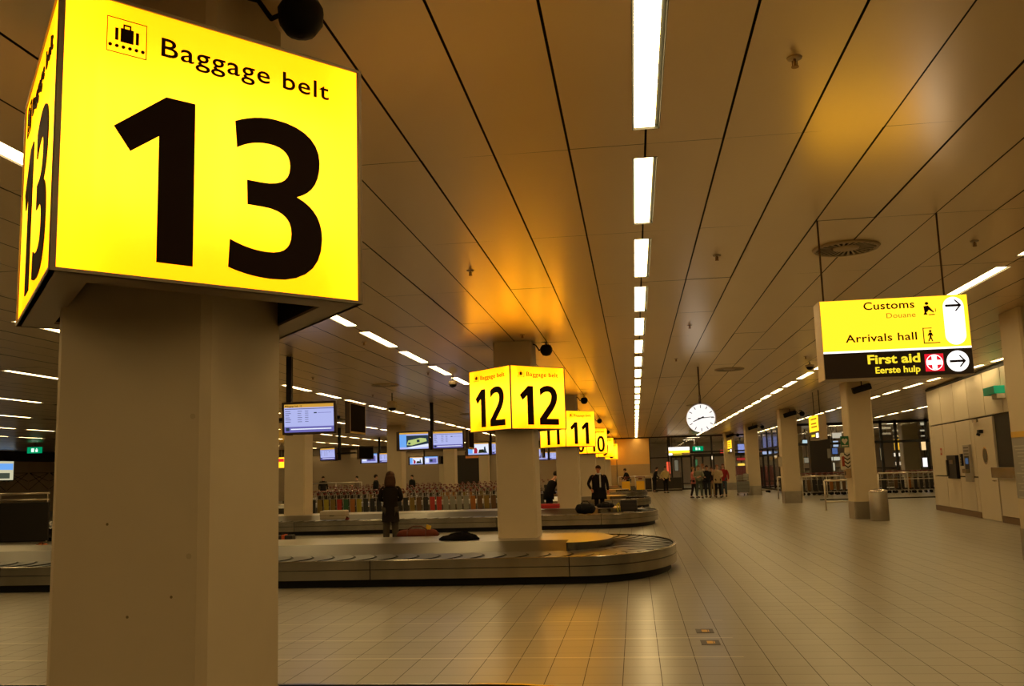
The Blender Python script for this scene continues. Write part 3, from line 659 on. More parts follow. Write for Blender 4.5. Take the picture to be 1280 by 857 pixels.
def side_sign(x, y, z0, L_, H2, label, rods=True, T2=.25):
    t = empty('hanging_sign', (x, y, z0)); tag(t, label, 'sign')
    b = MB(); b.box(-T2/2, T2/2, -L_/2, L_/2, 0, H2, mat('sign_case')); b.build('case', mat('sign_case'), t)
    b = MB(); b.box(-T2/2-.006, -T2/2, -L_/2+.01, L_/2-.01, .26*H2/.755, H2-.01, sgn_yel); yo = b.build('yellow_panel', sgn_yel, t)
    b = MB(); b.box(-T2/2-.006, -T2/2, -L_/2+.01, L_/2-.01, .01, .25*H2/.755, sgn_dark); dk = b.build('dark_panel', sgn_dark, t)
    b = MB()
    for q, (a, c) in enumerate(((-.35, .62), (-.3, .48), (-.35, .38))): b.box(-T2/2-.009, -T2/2-.006, a*L_, .25*L_, c*H2/.755, (c+.045)*H2/.755, sm)
    b.build('lettering', sm, yo)
    b = MB(); b.box(-T2/2-.009, -T2/2-.006, -.1*L_, .3*L_, .1*H2/.755, .17*H2/.755, sgn_txty); b.box(-T2/2-.009, -T2/2-.006, -.45*L_, -.2*L_, .06*H2/.755, .2*H2/.755, sgn_white); b.build('lettering', sgn_txty, dk)
    if rods:
        for s in (-1, 1): b = MB(); b.tube((0, s*L_*.3, H2), (0, s*L_*.3, CEIL-z0), .012); b.build('rod', darkgrey, t)
p = atY(1024, 549, 31.0); side_sign(p.x+.1, 31.6, p.z, 1.6, .80, 'hanging yellow sign seen edge on beyond the bin pillar')
p = atY(912, 566, 66.6); side_sign(p.x, 65.9, p.z, 3.6, .85, 'small yellow sign beside the farthest steel footed pillar', True, .16)
# signs over the end doors
t = empty('door_sign', (3.27, YB-.6, 2.55)); tag(t, 'wide white and yellow lit sign hanging over the end doors', 'sign')
b = MB(); b.box(-.78, .78, -.1, .1, 0, .62, mat('sign_case')); b.build('case', mat('sign_case'), t)
b = MB(); b.box(-.76, .76, -.108, -.1, .36, .6, sgn_white); b.build('white_panel', sgn_white, t)
b = MB(); b.box(-.76, .76, -.108, -.1, .17, .35, sgn_yel); b.build('yellow_panel', sgn_yel, t)
b = MB(); b.box(-.76, -.5, -.108, -.1, .01, .16, sgn_white); b.box(-.45, .2, -.108, -.1, .02, .15, sgn_txty); b.box(-.45, .2, -.112, -.108, .06, .11, sgn_dark); b.build('lower_panel', sgn_txty, t)
b = MB(); b.tube((-.5, 0, .62), (-.5, 0, CEIL-2.55), .015); b.tube((.5, 0, .62), (.5, 0, CEIL-2.55), .015); b.build('rod', darkgrey, t)
green = emat('exit_green', (.0, .42, .16), .75); green_w = emat('exit_white', (.75, 1, .85), 1.2)
def exit_sign(p, s, label, up=.3, rz=0.0):
    t = empty('exit_sign', p, rz); tag(t, label, 'sign'); 
    b = MB(); b.box(-.4*s, .4*s, -.03, .03, 0, .36*s, darkgrey); b.build('case', darkgrey, t)
    b = MB(); b.box(-.39*s, .39*s, -.036, -.03, .01, .35*s, green); g = b.build('green_panel', green, t)
    b = MB(); b.box(-.18*s, -.03*s, -.04, -.036, .08*s, .28*s, green_w); b.ball((.10*s, -.038, .26*s), .03*s, None, 8, 6, (1, .1, 1)); b.box(.04*s, .16*s, -.04, -.036, .08*s, .22*s, green_w); b.build('pictogram', green_w, g)
    if up: b = MB(); b.tube((0, 0, .36*s), (0, 0, .36*s+up), .02); b.build('rod', darkgrey, t)
p = atY(872.5, 563.5, YB-.4); exit_sign(p, 1.0, 'green lit running man exit sign right of the door sign', CEIL-p.z-.36)

# ------------------------------------------------------------------ monitors
scr_bg = emat('screen_blue_white', (.52, .56, 1.0), .85); scr_head = emat('screen_header', (.80, .42, .06), .8); scr_foot = emat('screen_footer', (.22, .2, .62), .7); scr_ink = emat('screen_ink', (.16, .16, .36), .6)
scr_sky = emat('screen_sky', (.18, .45, 1.0), .9); scr_pic = emat('screen_picture', (.03, .05, .07), .8); scr_obj = emat('screen_object', (.62, .75, .25), .8); scr_red = emat('screen_redshape', (.45, .02, .05), .8); scr_white = emat('screen_white', (.8, .85, 1), 1.0)
bezelm = mat('monitor_bezel', (.045, .025, .014), .35)
MW, MH = 1.05, .62
def monitor(t, MX, kind, seed=0):
    r = random.Random(seed)
    b = MB(); b.box(-MW/2, MW/2, 0, .10, 0, MH, bezelm, .008); b.xf(MX); mo = b.build('monitor', bezelm, t)
    b = MB(); w0, w1, z0, z1 = -MW/2+.045, MW/2-.045, .045, MH-.045; y = -.002; X = lambda u: w0+(w1-w0)*u; Z_ = lambda v: z0+(z1-z0)*v
    def R(a, c, d, e, m, lay=1): b.face([(X(a), y-.0012*lay, Z_(d)), (X(c), y-.0012*lay, Z_(d)), (X(c), y-.0012*lay, Z_(e)), (X(a), y-.0012*lay, Z_(e))], m)
    def poly(P, m, lay=2): b.face([(X(u), y-.0012*lay, Z_(v)) for u, v in P], m)
    if kind == 'off': R(0, 1, 0, 1, mat('screen_off', (.010, .008, .006), .6, spec=0.0), 0); b.xf(MX); b.build('screen', None, mo, recalc=False); return
    R(0, 1, 0, 1, scr_bg, 0)
    if kind == 'table':
        R(0, 1, .88, 1, scr_head); R(0, 1, 0, .20, scr_foot); R(.01, 1, .82, .845, scr_ink)
        for q in range(6):
            v = .74-q*.075; R(.02, .02+r.uniform(.08, .13), v, v+.022, scr_ink); R(.27, .27+r.uniform(.07, .1), v, v+.018, scr_ink); R(.42, .49, v, v+.018, scr_ink)
        R(.6, .66, .66, .70, scr_pic); R(.68, .95, .67, .685, scr_foot); R(.03, .10, .05, .17, scr_pic, 2); R(.13, .95, .09, .13, scr_white, 2); R(.02, .05, .92, .96, inkbrown, 2)
    elif kind == 'plane':
        R(0, 1, .9, 1, scr_head); R(0, .24, .12, .9, scr_sky); R(.24, 1, .12, .82, scr_pic); poly([(.25, .25), (.3, .52), (.72, .66), (.92, .62), (.95, .45), (.7, .34), (.42, .22)], scr_obj); poly([(.24, .1), (1, .3), (1, .12), (.4, .05)], scr_white); R(.60, .70, .40, .56, scr_pic, 3); R(.3, .38, .28, .4, scr_pic, 3)
    elif kind == 'people':
        R(0, 1, .9, 1, scr_head); R(0, .22, .1, .9, scr_sky); R(.22, 1, .12, .88, scr_white); poly([(.28, .1), (.3, .55), (.4, .6), (.46, .4), (.44, .1)], scr_red); poly([(.5, .12), (.54, .42), (.75, .44), (.8, .14)], mat('screen_green', (.04, .1, .05))); poly([(.76, .12), (.78, .62), (.84, .7), (.88, .3), (.93, .12)], scr_pic); poly([(.26, .5), (.27, .75), (.31, .72), (.31, .5)], scr_pic)
    else:
        R(0, 1, .88, 1, scr_sky); R(.35, .9, .15, .75, scr_foot); R(.4, .6, .3, .6, scr_pic, 2); R(.05, .3, .2, .8, scr_white)
    b.xf(MX); b.build('screen', scr_bg, mo, recalc=False)
    if kind == 'table' and seed in (12,):
        g = MB(); g.add_mesh(text_mesh('Baggage belt  12', X(.06), X(.36), Z_(.905), .035, depth=.001, bold=.01), Matrix(((1, 0, 0, 0), (0, 0, -1, -.006), (0, 1, 0, 0), (0, 0, 0, 1))), inkbrown); g.xf(MX); g.build('lettering', inkbrown, mo)
def cluster(x, y, zb, label, kinds=('plane', 'table'), seed=0, yaw=0.0, back=True, off=.56, only=None):
    t = empty('monitor_cluster', (x, y, zb), yaw); tag(t, label, 'monitors', 'hanging monitor clusters')
    b = MB(); b.box(-.05, .05, .14, .24, -.0, CEIL-zb); b.build('pole', black, t)
    b = MB(); b.box(-1.0, 1.0, .16, .22, MH*.45, MH*.55); b.box(-.9, .9, .22, 1.0, MH*.48, MH*.52); b.build('bracket', black, t)
    for i, sx in enumerate((-1, 1)):
        if only is not None and i != only: continue
        monitor(t, Matrix.Translation((sx*off, 0, 0))@Matrix.Rotation(math.radians(2*sx), 4, 'Z')@Matrix.Rotation(math.radians(4), 4, 'X'), kinds[i], seed)
    if back:
        for sx in (-1, 1): monitor(t, Matrix.Translation((sx*1.20, .72, 0))@Matrix.Rotation(math.radians(90*sx), 4, 'Z'), 'off', seed+5)
    return t
MX0 = -6.57
zm = 2.47
cluster(MX0+.02, 17.0, zm, 'nearest hanging monitor, arrivals table in view, beside the foreground pillar', ('plane', 'table'), 12, off=.465, only=1)
cluster(MX0+.06, 29.6, zm-.02, 'pair of hanging monitors above the woman, one with an aeroplane picture', ('plane', 'table'), 3)
cluster(MX0+.02, 42.4, zm, 'hanging monitors with a picture of travellers, left of the pillar with sign 12', ('people', 'table'), 4)
cluster(MX0, 55.2, zm, 'hanging monitors mostly hidden behind the numbered 12 pillar', ('table', 'table'), 5)
cluster(MX0+.45, 67.0, zm, 'small hanging monitor seen between the pillars with signs 12 and 11', ('table', 'table'), 6)
cluster(-13.85, 42.4, zm, 'narrow hanging monitor right of the leftmost background pillar', ('table', 'table'), 7, yaw=-.45, only=0)
cluster(-15.15, 54.3, zm-.02, 'small pair of hanging monitors left of the pillar behind the woman', ('other', 'table'), 8)
cluster(-15.3, 67.0, zm-.05, 'smallest pair of hanging monitors, under the pair with the aeroplane picture', ('people', 'other'), 9)

# ------------------------------------------------------------------ people
def skin_obj(name, J, bones, m, parent=None, level=1, extra=None):
    """J: name -> (x, y, z, r); bones: pairs; the first joint is the root"""
    names = []
    for a, c in bones:
        for q in (a, c):
            if q not in names: names.append(q)
    idx = {q: i for i, q in enumerate(names)}
    me = bpy.data.meshes.new(name); me.from_pydata([J[q][:3] for q in names], [(idx[a], idx[c]) for a, c in bones], [])
    o = bpy.data.objects.new(name, me); COL.objects.link(o)
    md = o.modifiers.new('s', 'SKIN'); md.use_smooth_shade = True
    for i, q in enumerate(names):
        r = J[q][3]; sv = me.skin_vertices[0].data[i]; sv.radius = (r, r) if not isinstance(r, tuple) else r; sv.use_root = (i == 0)
    if level: sb = o.modifiers.new('u', 'SUBSURF'); sb.levels = level; sb.render_levels = level
    bpy.context.view_layer.update()
    me2 = bpy.data.meshes.new_from_object(o.evaluated_get(bpy.context.evaluated_depsgraph_get()))
    bpy.data.objects.remove(o); bpy.data.meshes.remove(me)
    return me2
def ering(c, rx, ry, n=16, tilt=0): return [(c[0]+rx*math.cos(2*PI*i/n), c[1]+ry*math.sin(2*PI*i/n), c[2]) for i in range(n)]
skin_t = mat('skin', (.60, .33, .21), .55)
def person(loc, h=1.75, rz=0.0, label='', top=(.02, .02, .02), legs=(.02, .02, .025), hair=(.03, .02, .015), coat_len=.78, arms=('down', 'down'), stride=0.0, lean=0.0, turn=0.0, hair_len=0, woman=False, seat=False, group=None, scarf=None, shoes=(.015, .012, .01), bulk=1.0, skin=None, fold=0.0):
    """built facing -Y, standing on the floor; coat_len is the height of the hem"""
    t = empty('person', loc, rz); tag(t, label, 'person', group); k = h/1.75; sw = (.165 if woman else .19)*bulk
    sk = skin or skin_t
    J = {}
    def L(x, y, z):     # lean the upper body forward about the hips
        if z > .92 and lean:
            c, s = math.cos(lean), math.sin(lean); dy, dz = y, z-.92; return (x, dy*c-dz*s, .92+dz*c+dy*s)
        return (x, y, z)
    hz = .92
    J['pelvis'] = (*L(0, 0, .95), .10); J['waist'] = (*L(0, .005, 1.10), .095); J['chest'] = (*L(0, .0, 1.28), .115); J['neck0'] = (*L(0, .01, 1.44), .06); J['neck'] = (*L(0, 0, 1.51), .046)
    hx, hy = math.sin(turn), -math.cos(turn)
    J['head0'] = (*L(hx*.015, hy*.015, 1.565), .062); J['head1'] = (*L(hx*.01, hy*.01, 1.63), .082); J['head2'] = (*L(0, 0, 1.70), .070)
    J['nose'] = (*L(hx*.105, hy*.105, 1.625), .013); J['chin'] = (*L(hx*.07, hy*.07, 1.565), .028)
    J['earL'] = (*L(hy*.085, -hx*.085, 1.63), .014); J['earR'] = (*L(-hy*.085, hx*.085, 1.63), .014)
    bones = [('pelvis', 'waist'), ('waist', 'chest'), ('chest', 'neck0'), ('neck0', 'neck'), ('neck', 'head0'), ('head0', 'head1'), ('head1', 'head2'), ('head1', 'nose'), ('head0', 'chin'), ('head1', 'earL'), ('head1', 'earR')]
    armp = {'down': ((.07, .03, 1.13), (.075, -.05, .90), (0, -.03, -.09)), 'front': ((.06, .02, 1.15), (-.06, -.24, 1.10), (-.05, -.07, .01)), 'hip': ((.13, .05, 1.14), (.04, -.10, .95), (-.03, -.05, -.06)), 'up': ((.08, -.10, 1.20), (-.02, -.24, 1.38), (-.01, -.03, .085)), 'reach': ((.05, -.16, 1.20), (.02, -.40, 1.08), (0, -.085, -.02)), 'cross': ((.07, -.03, 1.16), (-.12, -.20, 1.14), (-.08, -.03, .01))}
    tipz = {}
    for s, sd in ((-1, 'l'), (1, 'r')):
        ap = armp[arms[0 if s < 0 else 1]]; ex, wx, hd = ap
        J['sh'+sd] = (*L(s*sw, .0, 1.405), .062); el = L(s*(sw+ex[0]), ex[1], ex[2]); J['el'+sd] = (*el, .044)
        wr = L(s*(sw+wx[0]), wx[1], wx[2]); J['wr'+sd] = (*wr, .027)
        d = Vector((s*hd[0], hd[1], hd[2])); d.normalize(); W_ = Vector(wr); side = d.cross(Vector((0, 1, .3))); side.normalize(); nrm = d.cross(side)
        J['pa'+sd] = (*(W_+d*.05), .030); bones += [('chest', 'sh'+sd), ('sh'+sd, 'el'+sd), ('el'+sd, 'wr'+sd), ('wr'+sd, 'pa'+sd)]
        for q, (off, ln) in enumerate(((-.030, .062), (-.010, .074), (.011, .070), (.030, .055))):
            a = W_+d*.085+side*off; c = a+d*ln*.55+nrm*.008; e = c+d*ln*.4+nrm*.02
            J['f%d%s' % (q, sd)] = (*a, .0105); J['g%d%s' % (q, sd)] = (*c, .009); J['h%d%s' % (q, sd)] = (*e, .0075)
            bones += [('pa'+sd, 'f%d%s' % (q, sd)), ('f%d%s' % (q, sd), 'g%d%s' % (q, sd)), ('g%d%s' % (q, sd), 'h%d%s' % (q, sd))]
        a = W_+d*.035-side*.035*s; J['t0'+sd] = (*a, .012); J['t1'+sd] = (*(a-side*.02*s+d*.035), .0095); bones += [('pa'+sd, 't0'+sd), ('t0'+sd, 't1'+sd)]
        if seat: kn = (s*.12, -.42, .50); an = (s*.12, -.40, .09)
        else: kn = (s*.095, -.03-s*stride*.5, .50); an = (s*.10, .03-s*stride, .085)
        J['hp'+sd] = (s*.085, 0 if not seat else -.02, .90 if not seat else .52, .088); J['kn'+sd] = (*kn, .058); J['an'+sd] = (*an, .040); J['to'+sd] = (an[0]+s*.015, an[1]-.15, .035, .032)
        bones += [('pelvis', 'hp'+sd), ('hp'+sd, 'kn'+sd), ('kn'+sd, 'an'+sd), ('an'+sd, 'to'+sd)]
    if seat:
        for q in list(J):
            if q[:2] in ('hp', 'kn', 'an', 'to'): continue
            x, y, z, r = J[q]; J[q] = (x, y, z-.40, r)
    S = Matrix.Diagonal((k, k, k, 1)); lowr = .40 if seat else 0
    b = MB(); b.add_mesh(skin_obj('body', J, bones, sk), S, sk); b.build('body', sk, t)
    # jacket or coat: lofted trunk with skinned sleeves
    tm = mat('cloth_%d_%d_%d' % tuple(int(c*999) for c in top), top, .9, noise=.15, nscale=14, spec=.08); b = MB()
    rings = []; hem = coat_len
    for z, rx, ry in ((1.47, .075, .07), (1.445, .11, .085), (1.415, sw*.86, .105), (1.37, sw*1.08, .12), (1.25, sw*1.04, .135), (1.10, sw*(.88 if woman else 1.0), .125), (.98, sw*1.02, .14), (.85, sw*1.10, .15), (.70, sw*1.15, .16), (.50, sw*1.2, .17)):
        if z < hem-.001: break
        c = L(0, .005, z); rings.append(ering((c[0], c[1], c[2]-lowr), rx, ry))
    zl = hem; c = L(0, .005, zl) if zl > .92 else (0, .005, zl); f_ = 1.02 if hem > .9 else (1.12 if hem > .7 else 1.2)
    rings.append(ering((c[0], c[1], c[2]-lowr), sw*f_, .15+(.92-min(.92, hem))*.05)); b.loft(rings[::-1], tm)
    for sd in 'lr':
        K = {q: J[q+sd] for q in ('sh', 'el', 'wr')}; K = {'sh': (*K['sh'][:3], .066), 'el': (*K['el'][:3], .055), 'wr': (*K['wr'][:3], .043)}
        c = J['chest']; K['in'] = (c[0]*.5+K['sh'][0]*.5, c[1]*.5+K['sh'][1]*.5, K['sh'][2]-.03, .075)
        b.add_mesh(skin_obj('sleeve', K, [('in', 'sh'), ('sh', 'el'), ('el', 'wr')], tm), None, tm)
    b.xf(S); b.build('coat' if coat_len < .86 else 'jacket', tm, t)
    lm = mat('cloth_%d_%d_%d' % tuple(int(c*999) for c in legs), legs, .9, noise=.12, nscale=14, spec=.08); b = MB()
    K = {'pelvis': (0, 0, .93-lowr, .13)}; bb = []
    for sd in 'lr': K['hp'+sd] = (*J['hp'+sd][:3], .105); K['kn'+sd] = (*J['kn'+sd][:3], .076); K['an'+sd] = (J['an'+sd][0], J['an'+sd][1], .10, .060); bb += [('pelvis', 'hp'+sd), ('hp'+sd, 'kn'+sd), ('kn'+sd, 'an'+sd)]
    b.add_mesh(skin_obj('trousers', K, bb, lm), S, lm); b.build('trousers', lm, t)
    shm = mat('cloth_%d_%d_%d' % tuple(int(c*999) for c in shoes), shoes, .5)
    for sd in 'lr':
        a, c = Vector(J['an'+sd][:3]), Vector(J['to'+sd][:3]); b = MB()
        b.ball((a.x, a.y+.0, .04), 1, shm, 12, 8, (.045, .07, .04)); b.ball((c.x*.5+a.x*.5, c.y*.5+a.y*.5, .045), 1, shm, 12, 8, (.045, .12, .045)); b.ball((c.x, c.y, .034), 1, shm, 12, 8, (.045, .07, .033)); b.xf(S); b.build('shoe', shm, t)
    hm = mat('hair_%d_%d_%d' % tuple(int(c*999) for c in hair), hair, .7, noise=.3, nscale=40, spec=.15); b = MB(); hc = Vector(J['head1'][:3])
    if lean: up = Vector((0, -math.sin(lean), math.cos(lean)))
    else: up = Vector((0, 0, 1))
    back = Vector((-hx, -hy, 0))
    b.ball(hc+up*.035+back*.022, .098, hm, 16, 10, (.97, 1.0, .97))
    if hair_len:
        c = hc+back*.05; rr = []
        for q in range(6):
            v = q/5; cc = c+Vector((0, .02*v, .04-hair_len*v)); rr.append(ering(cc, .092+.03*math.sin(v*PI*.8), .072+.006*v, 14))
        b.loft(rr[::-1], hm)
    b.xf(S); b.build('hair', hm, t)
    b = MB()
    for s in (-1, 1):
        c = hc+Vector((hx*.078-hy*.030*s, hy*.078+hx*.030*s, 0))+up*.012; b.ball(c, .009, black, 8, 6)
    c = hc+Vector((hx*.080, hy*.080, 0))-up*.045; b.ball(c, 1, mat('lip', (.25, .08, .06), .6), 8, 6, (.02, .006, .005))
    b.xf(S); b.build('face_details', black, t)
    if scarf:
        scm = mat('scarf_%d' % int(scarf[0]*999), scarf, .8); b = MB()
        b.box(.015, .06, -.165, -.145, 1.02, 1.43, scm, .004); b.path([(-.06, -.06, 1.47), (0, -.11, 1.46), (.06, -.06, 1.47), (.05, .05, 1.49), (-.05, .05, 1.49), (-.06, -.06, 1.47)], .026, scm); b.xf(S); b.build('scarf', scm, t)
    return t
def at_floor_x(px_, Y): return atY(px_, 620, Y).x
# woman with her back to us
X = at_floor_x(488, 19.35); wm = person((X, 19.35, 0), 1.74, PI+.15, 'woman seen from behind in a long black coat and boots between two carousels', (.014, .011, .010), (.075, .065, .05), (.055, .026, .014), .70, ('cross', 'cross'), hair_len=.24, woman=True, bulk=1.0)
X = at_floor_x(749, 32.6); person((X, 32.6, 0), 1.80, .15, 'man in glasses, open black coat and pale scarf behind the second carousel', (.010, .009, .011), (.008, .007, .010), (.025, .012, .008), .62, ('hip', 'down'), scarf=(.40, .42, .46), bulk=1.18, turn=-.45, skin=mat('skin_ruddy', (.40, .15, .08), .5))
X = at_floor_x(686, 31.4); person((X, 31.4, 0), 1.72, PI*.5+.6, 'person in black bending over the red suitcase between the numbered pillars', (.010, .009, .010), (.012, .01, .01), (.02, .015, .012), .72, ('reach', 'reach'), lean=.45, bulk=1.25)
gb = 'group of travellers walking in the aisle'
def grp(px_, Y, **k):
    X = atY(px_, 600, Y).x; return person((X, Y, 0), group=gb, **k)
grp(867, 51.5, h=1.66, rz=1.0, label='traveller in a pink jacket and black trousers, leftmost of the group', top=(.62, .20, .17), legs=(.02, .015, .015), hair=(.30, .16, .07), coat_len=.80, woman=True, stride=.12, arms=('front', 'down'))
grp(873.5, 50.6, h=1.74, rz=.15, label='traveller in grey green sleeves and jeans in front of the group', top=(.20, .20, .14), legs=(.07, .08, .07), hair=(.12, .07, .04), coat_len=.92, stride=.16, arms=('front', 'cross'))
grp(879, 52.4, h=1.82, rz=.2, label='tall traveller with a grey shirt standing behind the jeans wearer', top=(.30, .24, .18), legs=(.05, .05, .05), hair=(.28, .12, .06), coat_len=.92, arms=('down', 'front'))
grp(884, 51.2, h=1.72, rz=-.1, label='traveller in a black jacket in the middle of the group', top=(.015, .017, .02), legs=(.035, .04, .05), hair=(.03, .02, .015), coat_len=.86, stride=.15, arms=('front', 'down'))
grp(890, 52.9, h=1.62, rz=-.1, label='traveller in cream trousers behind the cream jacket wearer', top=(.10, .04, .03), legs=(.40, .32, .2), hair=(.10, .04, .02), coat_len=.9, woman=True)
grp(897, 50.9, h=1.74, rz=.1, label='traveller in a cream jacket and black trousers, right of the group', top=(.42, .32, .19), legs=(.012, .012, .014), hair=(.16, .06, .03), coat_len=.76, stride=.1, arms=('up', 'front'), bulk=1.12)
grp(904.5, 52.0, h=1.78, rz=-.25, label='traveller in a dark red jacket and jeans, rightmost of the group', top=(.26, .025, .025), legs=(.06, .085, .11), hair=(.09, .03, .02), coat_len=.84, arms=('front', 'down'))
def far(px_, Y, **k):
    X = atY(px_, 600, Y).x; return person((X, Y, 0), **k)
far(786, 62.6, h=1.74, rz=-1.2, label='person in dark clothes leaning on a trolley before the end wall', lean=.35, arms=('reach', 'reach'), coat_len=.82)
far(818, 66.0, h=1.76, rz=1.3, label='person in dark clothes bending over a bag near the end doors', lean=.3, arms=('reach', 'down'), coat_len=.86)
far(832, 63.0, h=1.76, rz=.4, label='guard in a pale yellow shirt and black trousers near the end doors', top=(.50, .38, .16), legs=(.012, .012, .014), coat_len=.94, arms=('hip', 'down'))
far(404, 58.5, h=1.78, rz=.5, label='person in black standing by the steel rail at the back left', coat_len=.75)
far(446, 60.5, h=1.74, rz=-.8, label='person in a pale jacket with dark hair beside the back left rail', top=(.26, .20, .16), coat_len=.85, arms=('front', 'down'))
far(470, 45.2, h=1.76, rz=PI*.5, label='man in black behind the trolleys, just left of the woman', coat_len=.80, bulk=1.2)
far(515, 58.8, h=1.70, rz=-.6, label='person in dark clothes behind the far trolleys, right of the woman', coat_len=.8)

# ------------------------------------------------------------------ luggage
def suitcase(loc, w_, d, h, rz, label, col, name='suitcase', cat='suitcase', rough=.4, strap=None, flat_=False, handle_side='top', edge=None):
    t = empty(name, loc, rz); tag(t, label, cat); m = mat('case_%d_%d_%d_%d' % (*[int(c*999) for c in col], int(rough*10)), col, rough, noise=.08, nscale=10)
    b = MB(); b.box(-w_/2, w_/2, -d/2, d/2, .02, h, m, min(d, h, w_)*.16); b.build('shell', m, t)
    if not flat_:
        b = MB()
        for sx in (-1, 1):
            for sy in (-1, 1): b.tube((sx*w_*.38, sy*d*.34-.01, .018), (sx*w_*.38, sy*d*.34+.01, .018), .018)
        b.build('wheels', black, t)
    b = MB(); b.path([(-.07, 0, h), (-.06, 0, h+.03), (.06, 0, h+.03), (.07, 0, h)] if handle_side == 'top' else [(-.07, -d/2, h*.5), (-.06, -d/2-.03, h*.48), (.06, -d/2-.03, h*.48), (.07, -d/2, h*.5)], .009); b.build('handle', black, t)
    b = MB()
    for v in ((.33, .67) if not flat_ else (.5,)): b.box(-w_/2-.002, w_/2+.002, -d/2-.003, d/2+.003, h*v-.004, h*v+.004, edge or darkgrey, 0)
    b.build('seam', edge or darkgrey, t)
    if strap:
        b = MB(); sm_ = mat('strap_%d' % int(strap[0]*999+strap[1]*99), strap, .7); b.box(-.03, .03, -d/2-.006, d/2+.006, .015, h+.006, sm_); b.build('strap', sm_, t)
    return t
def duffel(loc, L_, r, rz, label, col, tagc=None):
    t = empty('travel_bag', loc, rz); tag(t, label, 'bag'); m = mat('bag_%d_%d_%d' % tuple(int(c*999) for c in col), col, .8, noise=.25, nscale=12, bump=.4, spec=.15)
    b = MB(); rings = []
    for q in range(13):
        v = q/12; x = -L_/2+L_*v; s = min(1, (1-abs(2*v-1)**3.2)**.45+.02)*(1+.06*math.sin(v*17)); rings.append([(x, r*1.15*s*math.cos(2*PI*i/14), r*.72+.72*r*s*math.sin(2*PI*i/14)) for i in range(14)])
    b.loft(rings, m); b.build('body', m, t)
    b = MB()
    for x in (-L_*.2, L_*.22): b.path([(x, -r*1.1, r*.5), (x, -r*.95, r*1.15), (x, 0, r*1.50), (x, r*.95, r*1.1)], .012)
    b.path([(-L_*.2, -r*.6, r*1.40), (-L_*.1, -r*.3, r*1.75), (L_*.1, -r*.3, r*1.75), (L_*.22, -r*.6, r*1.40)], .014); b.build('straps', mat('bag_strap', (.10, .03, .02), .7) if col[0] > .05 else black, t)
    if tagc: b = MB(); tm_ = mat('bag_tag', tagc, .6); b.box(L_*.2, L_*.2+.10, -r*.4, -r*.36, r*1.25, r*1.25+.10, tm_, .006, Matrix.Rotation(.3, 3, 'Y')); b.build('tag', tm_, t)
    return t
BZ = .39; ZDECK = .496
p = atY(523, 662, 18.0); duffel((p.x, 17.95, BZ), .86, .155, .0, 'long brown red travel bag with a yellow tag on the back of the nearest carousel', (.12, .03, .018), (.75, .50, .03))
# dark jacket dropped on the deck
p = atY(573, 672, 16.4); t = None
m_ = mat('black_cloth', (.006, .005, .006), .9, noise=.3, bump=.6, nscale=20, spec=.05); b = MB(); n = 20; rr = []
outl = [(.34*math.cos(a)*(1+.12*math.sin(3*a+1)+.07*math.sin(7*a)), .17*math.sin(a)*(1+.15*math.cos(4*a))) for a in [2*PI*i/n for i in range(n)]]
for q, (s, z) in enumerate(((1, 0), (1.02, .02), (.85, .055), (.6, .085), (.3, .10), (.05, .105))):
    rr.append([(x*s+.09*(1-s), y*s, z*(1+.35*math.sin(i*2.1+q)+.35*(x+.3))) for i, (x, y) in enumerate(outl)])
b.loft(rr, m_); jk = b.build('black_jacket', m_, None, (p.x, 16.32, ZDECK)); tag(jk, 'crumpled black jacket dropped on the deck of the nearest carousel', 'jacket')
p = atY(356, 668, 18.0); suitcase((p.x, 18.0, BZ), .36, .26, .16, .1, 'small black bag with an orange strap, low on the back of the nearest carousel', (.012, .01, .012), 'travel_bag', 'bag', .7, strap=(.6, .10, .02), flat_=True)
p = atY(418, 645, 27.4); suitcase((p.x, 27.4, BZ), .78, .45, .29, 0, 'silver grey hard suitcase lying flat on the second carousel', (.42, .36, .26), rough=.35, flat_=True, handle_side='side')
p = atY(457-24, 646, 27.5); duffel((p.x+.06, 27.35, BZ), .16, .05, .3, 'small red and white pouch beside the silver grey suitcase', (.30, .04, .04))
p = atY(732, 643, 27.3); duffel((p.x, 27.35, BZ), .60, .21, .1, 'bulky black travel bag near the rounded end of the second carousel', (.010, .009, .010)); 
p = atY(757, 632, 28.6); duffel((p.x, 28.5, ZDECK), .56, .10, 0, 'flat black bag lying on the deck in front of the man in the coat', (.010, .009, .010))
p = atY(786.5, 642, 27.9); suitcase((p.x, 27.9, BZ), .48, .26, .36, -.05, 'black suitcase with a pale top edge at the end of the second carousel', (.015, .011, .010), rough=.6, edge=mat('trim_tan', (.05, .035, .02), .5))
p = atY(774, 634, 28.3); b = MB(); b.path([(-.03, 0, 0), (-.06, 0, .22), (0, 0, .26), (.04, 0, .03)], .014); o = b.build('luggage_strap', mat('strap_yellow', (.70, .62, .03), .6), None, (p.x, 28.1, BZ)); tag(o, 'yellow luggage strap standing beside the black suitcase', 'strap')
p = atY(688, 633, 29.1); suitcase((p.x, 28.9, ZDECK), .62, .30, .16, 0, 'red suitcase lying flat on the second carousel between two numbered pillars', (.50, .015, .02), rough=.5, flat_=True)
p = atY(735, 857, 5.3); b = MB()
for i, (pxc, wpx, lab) in enumerate(((750, 52, 'dark red suitcase top at the bottom edge of the photo below the yellow floor glow'), (909, 50, 'dark red suitcase top at the bottom edge right of the first red one'))):
    q = atY(pxc, 855.8, 4.9); suitcase((q.x, 4.75, BZ), wpx/1161*4.9, .30, q.z-BZ, 0, lab, (.09, .012, .008), rough=.6, handle_side='side')
b.bm.free()
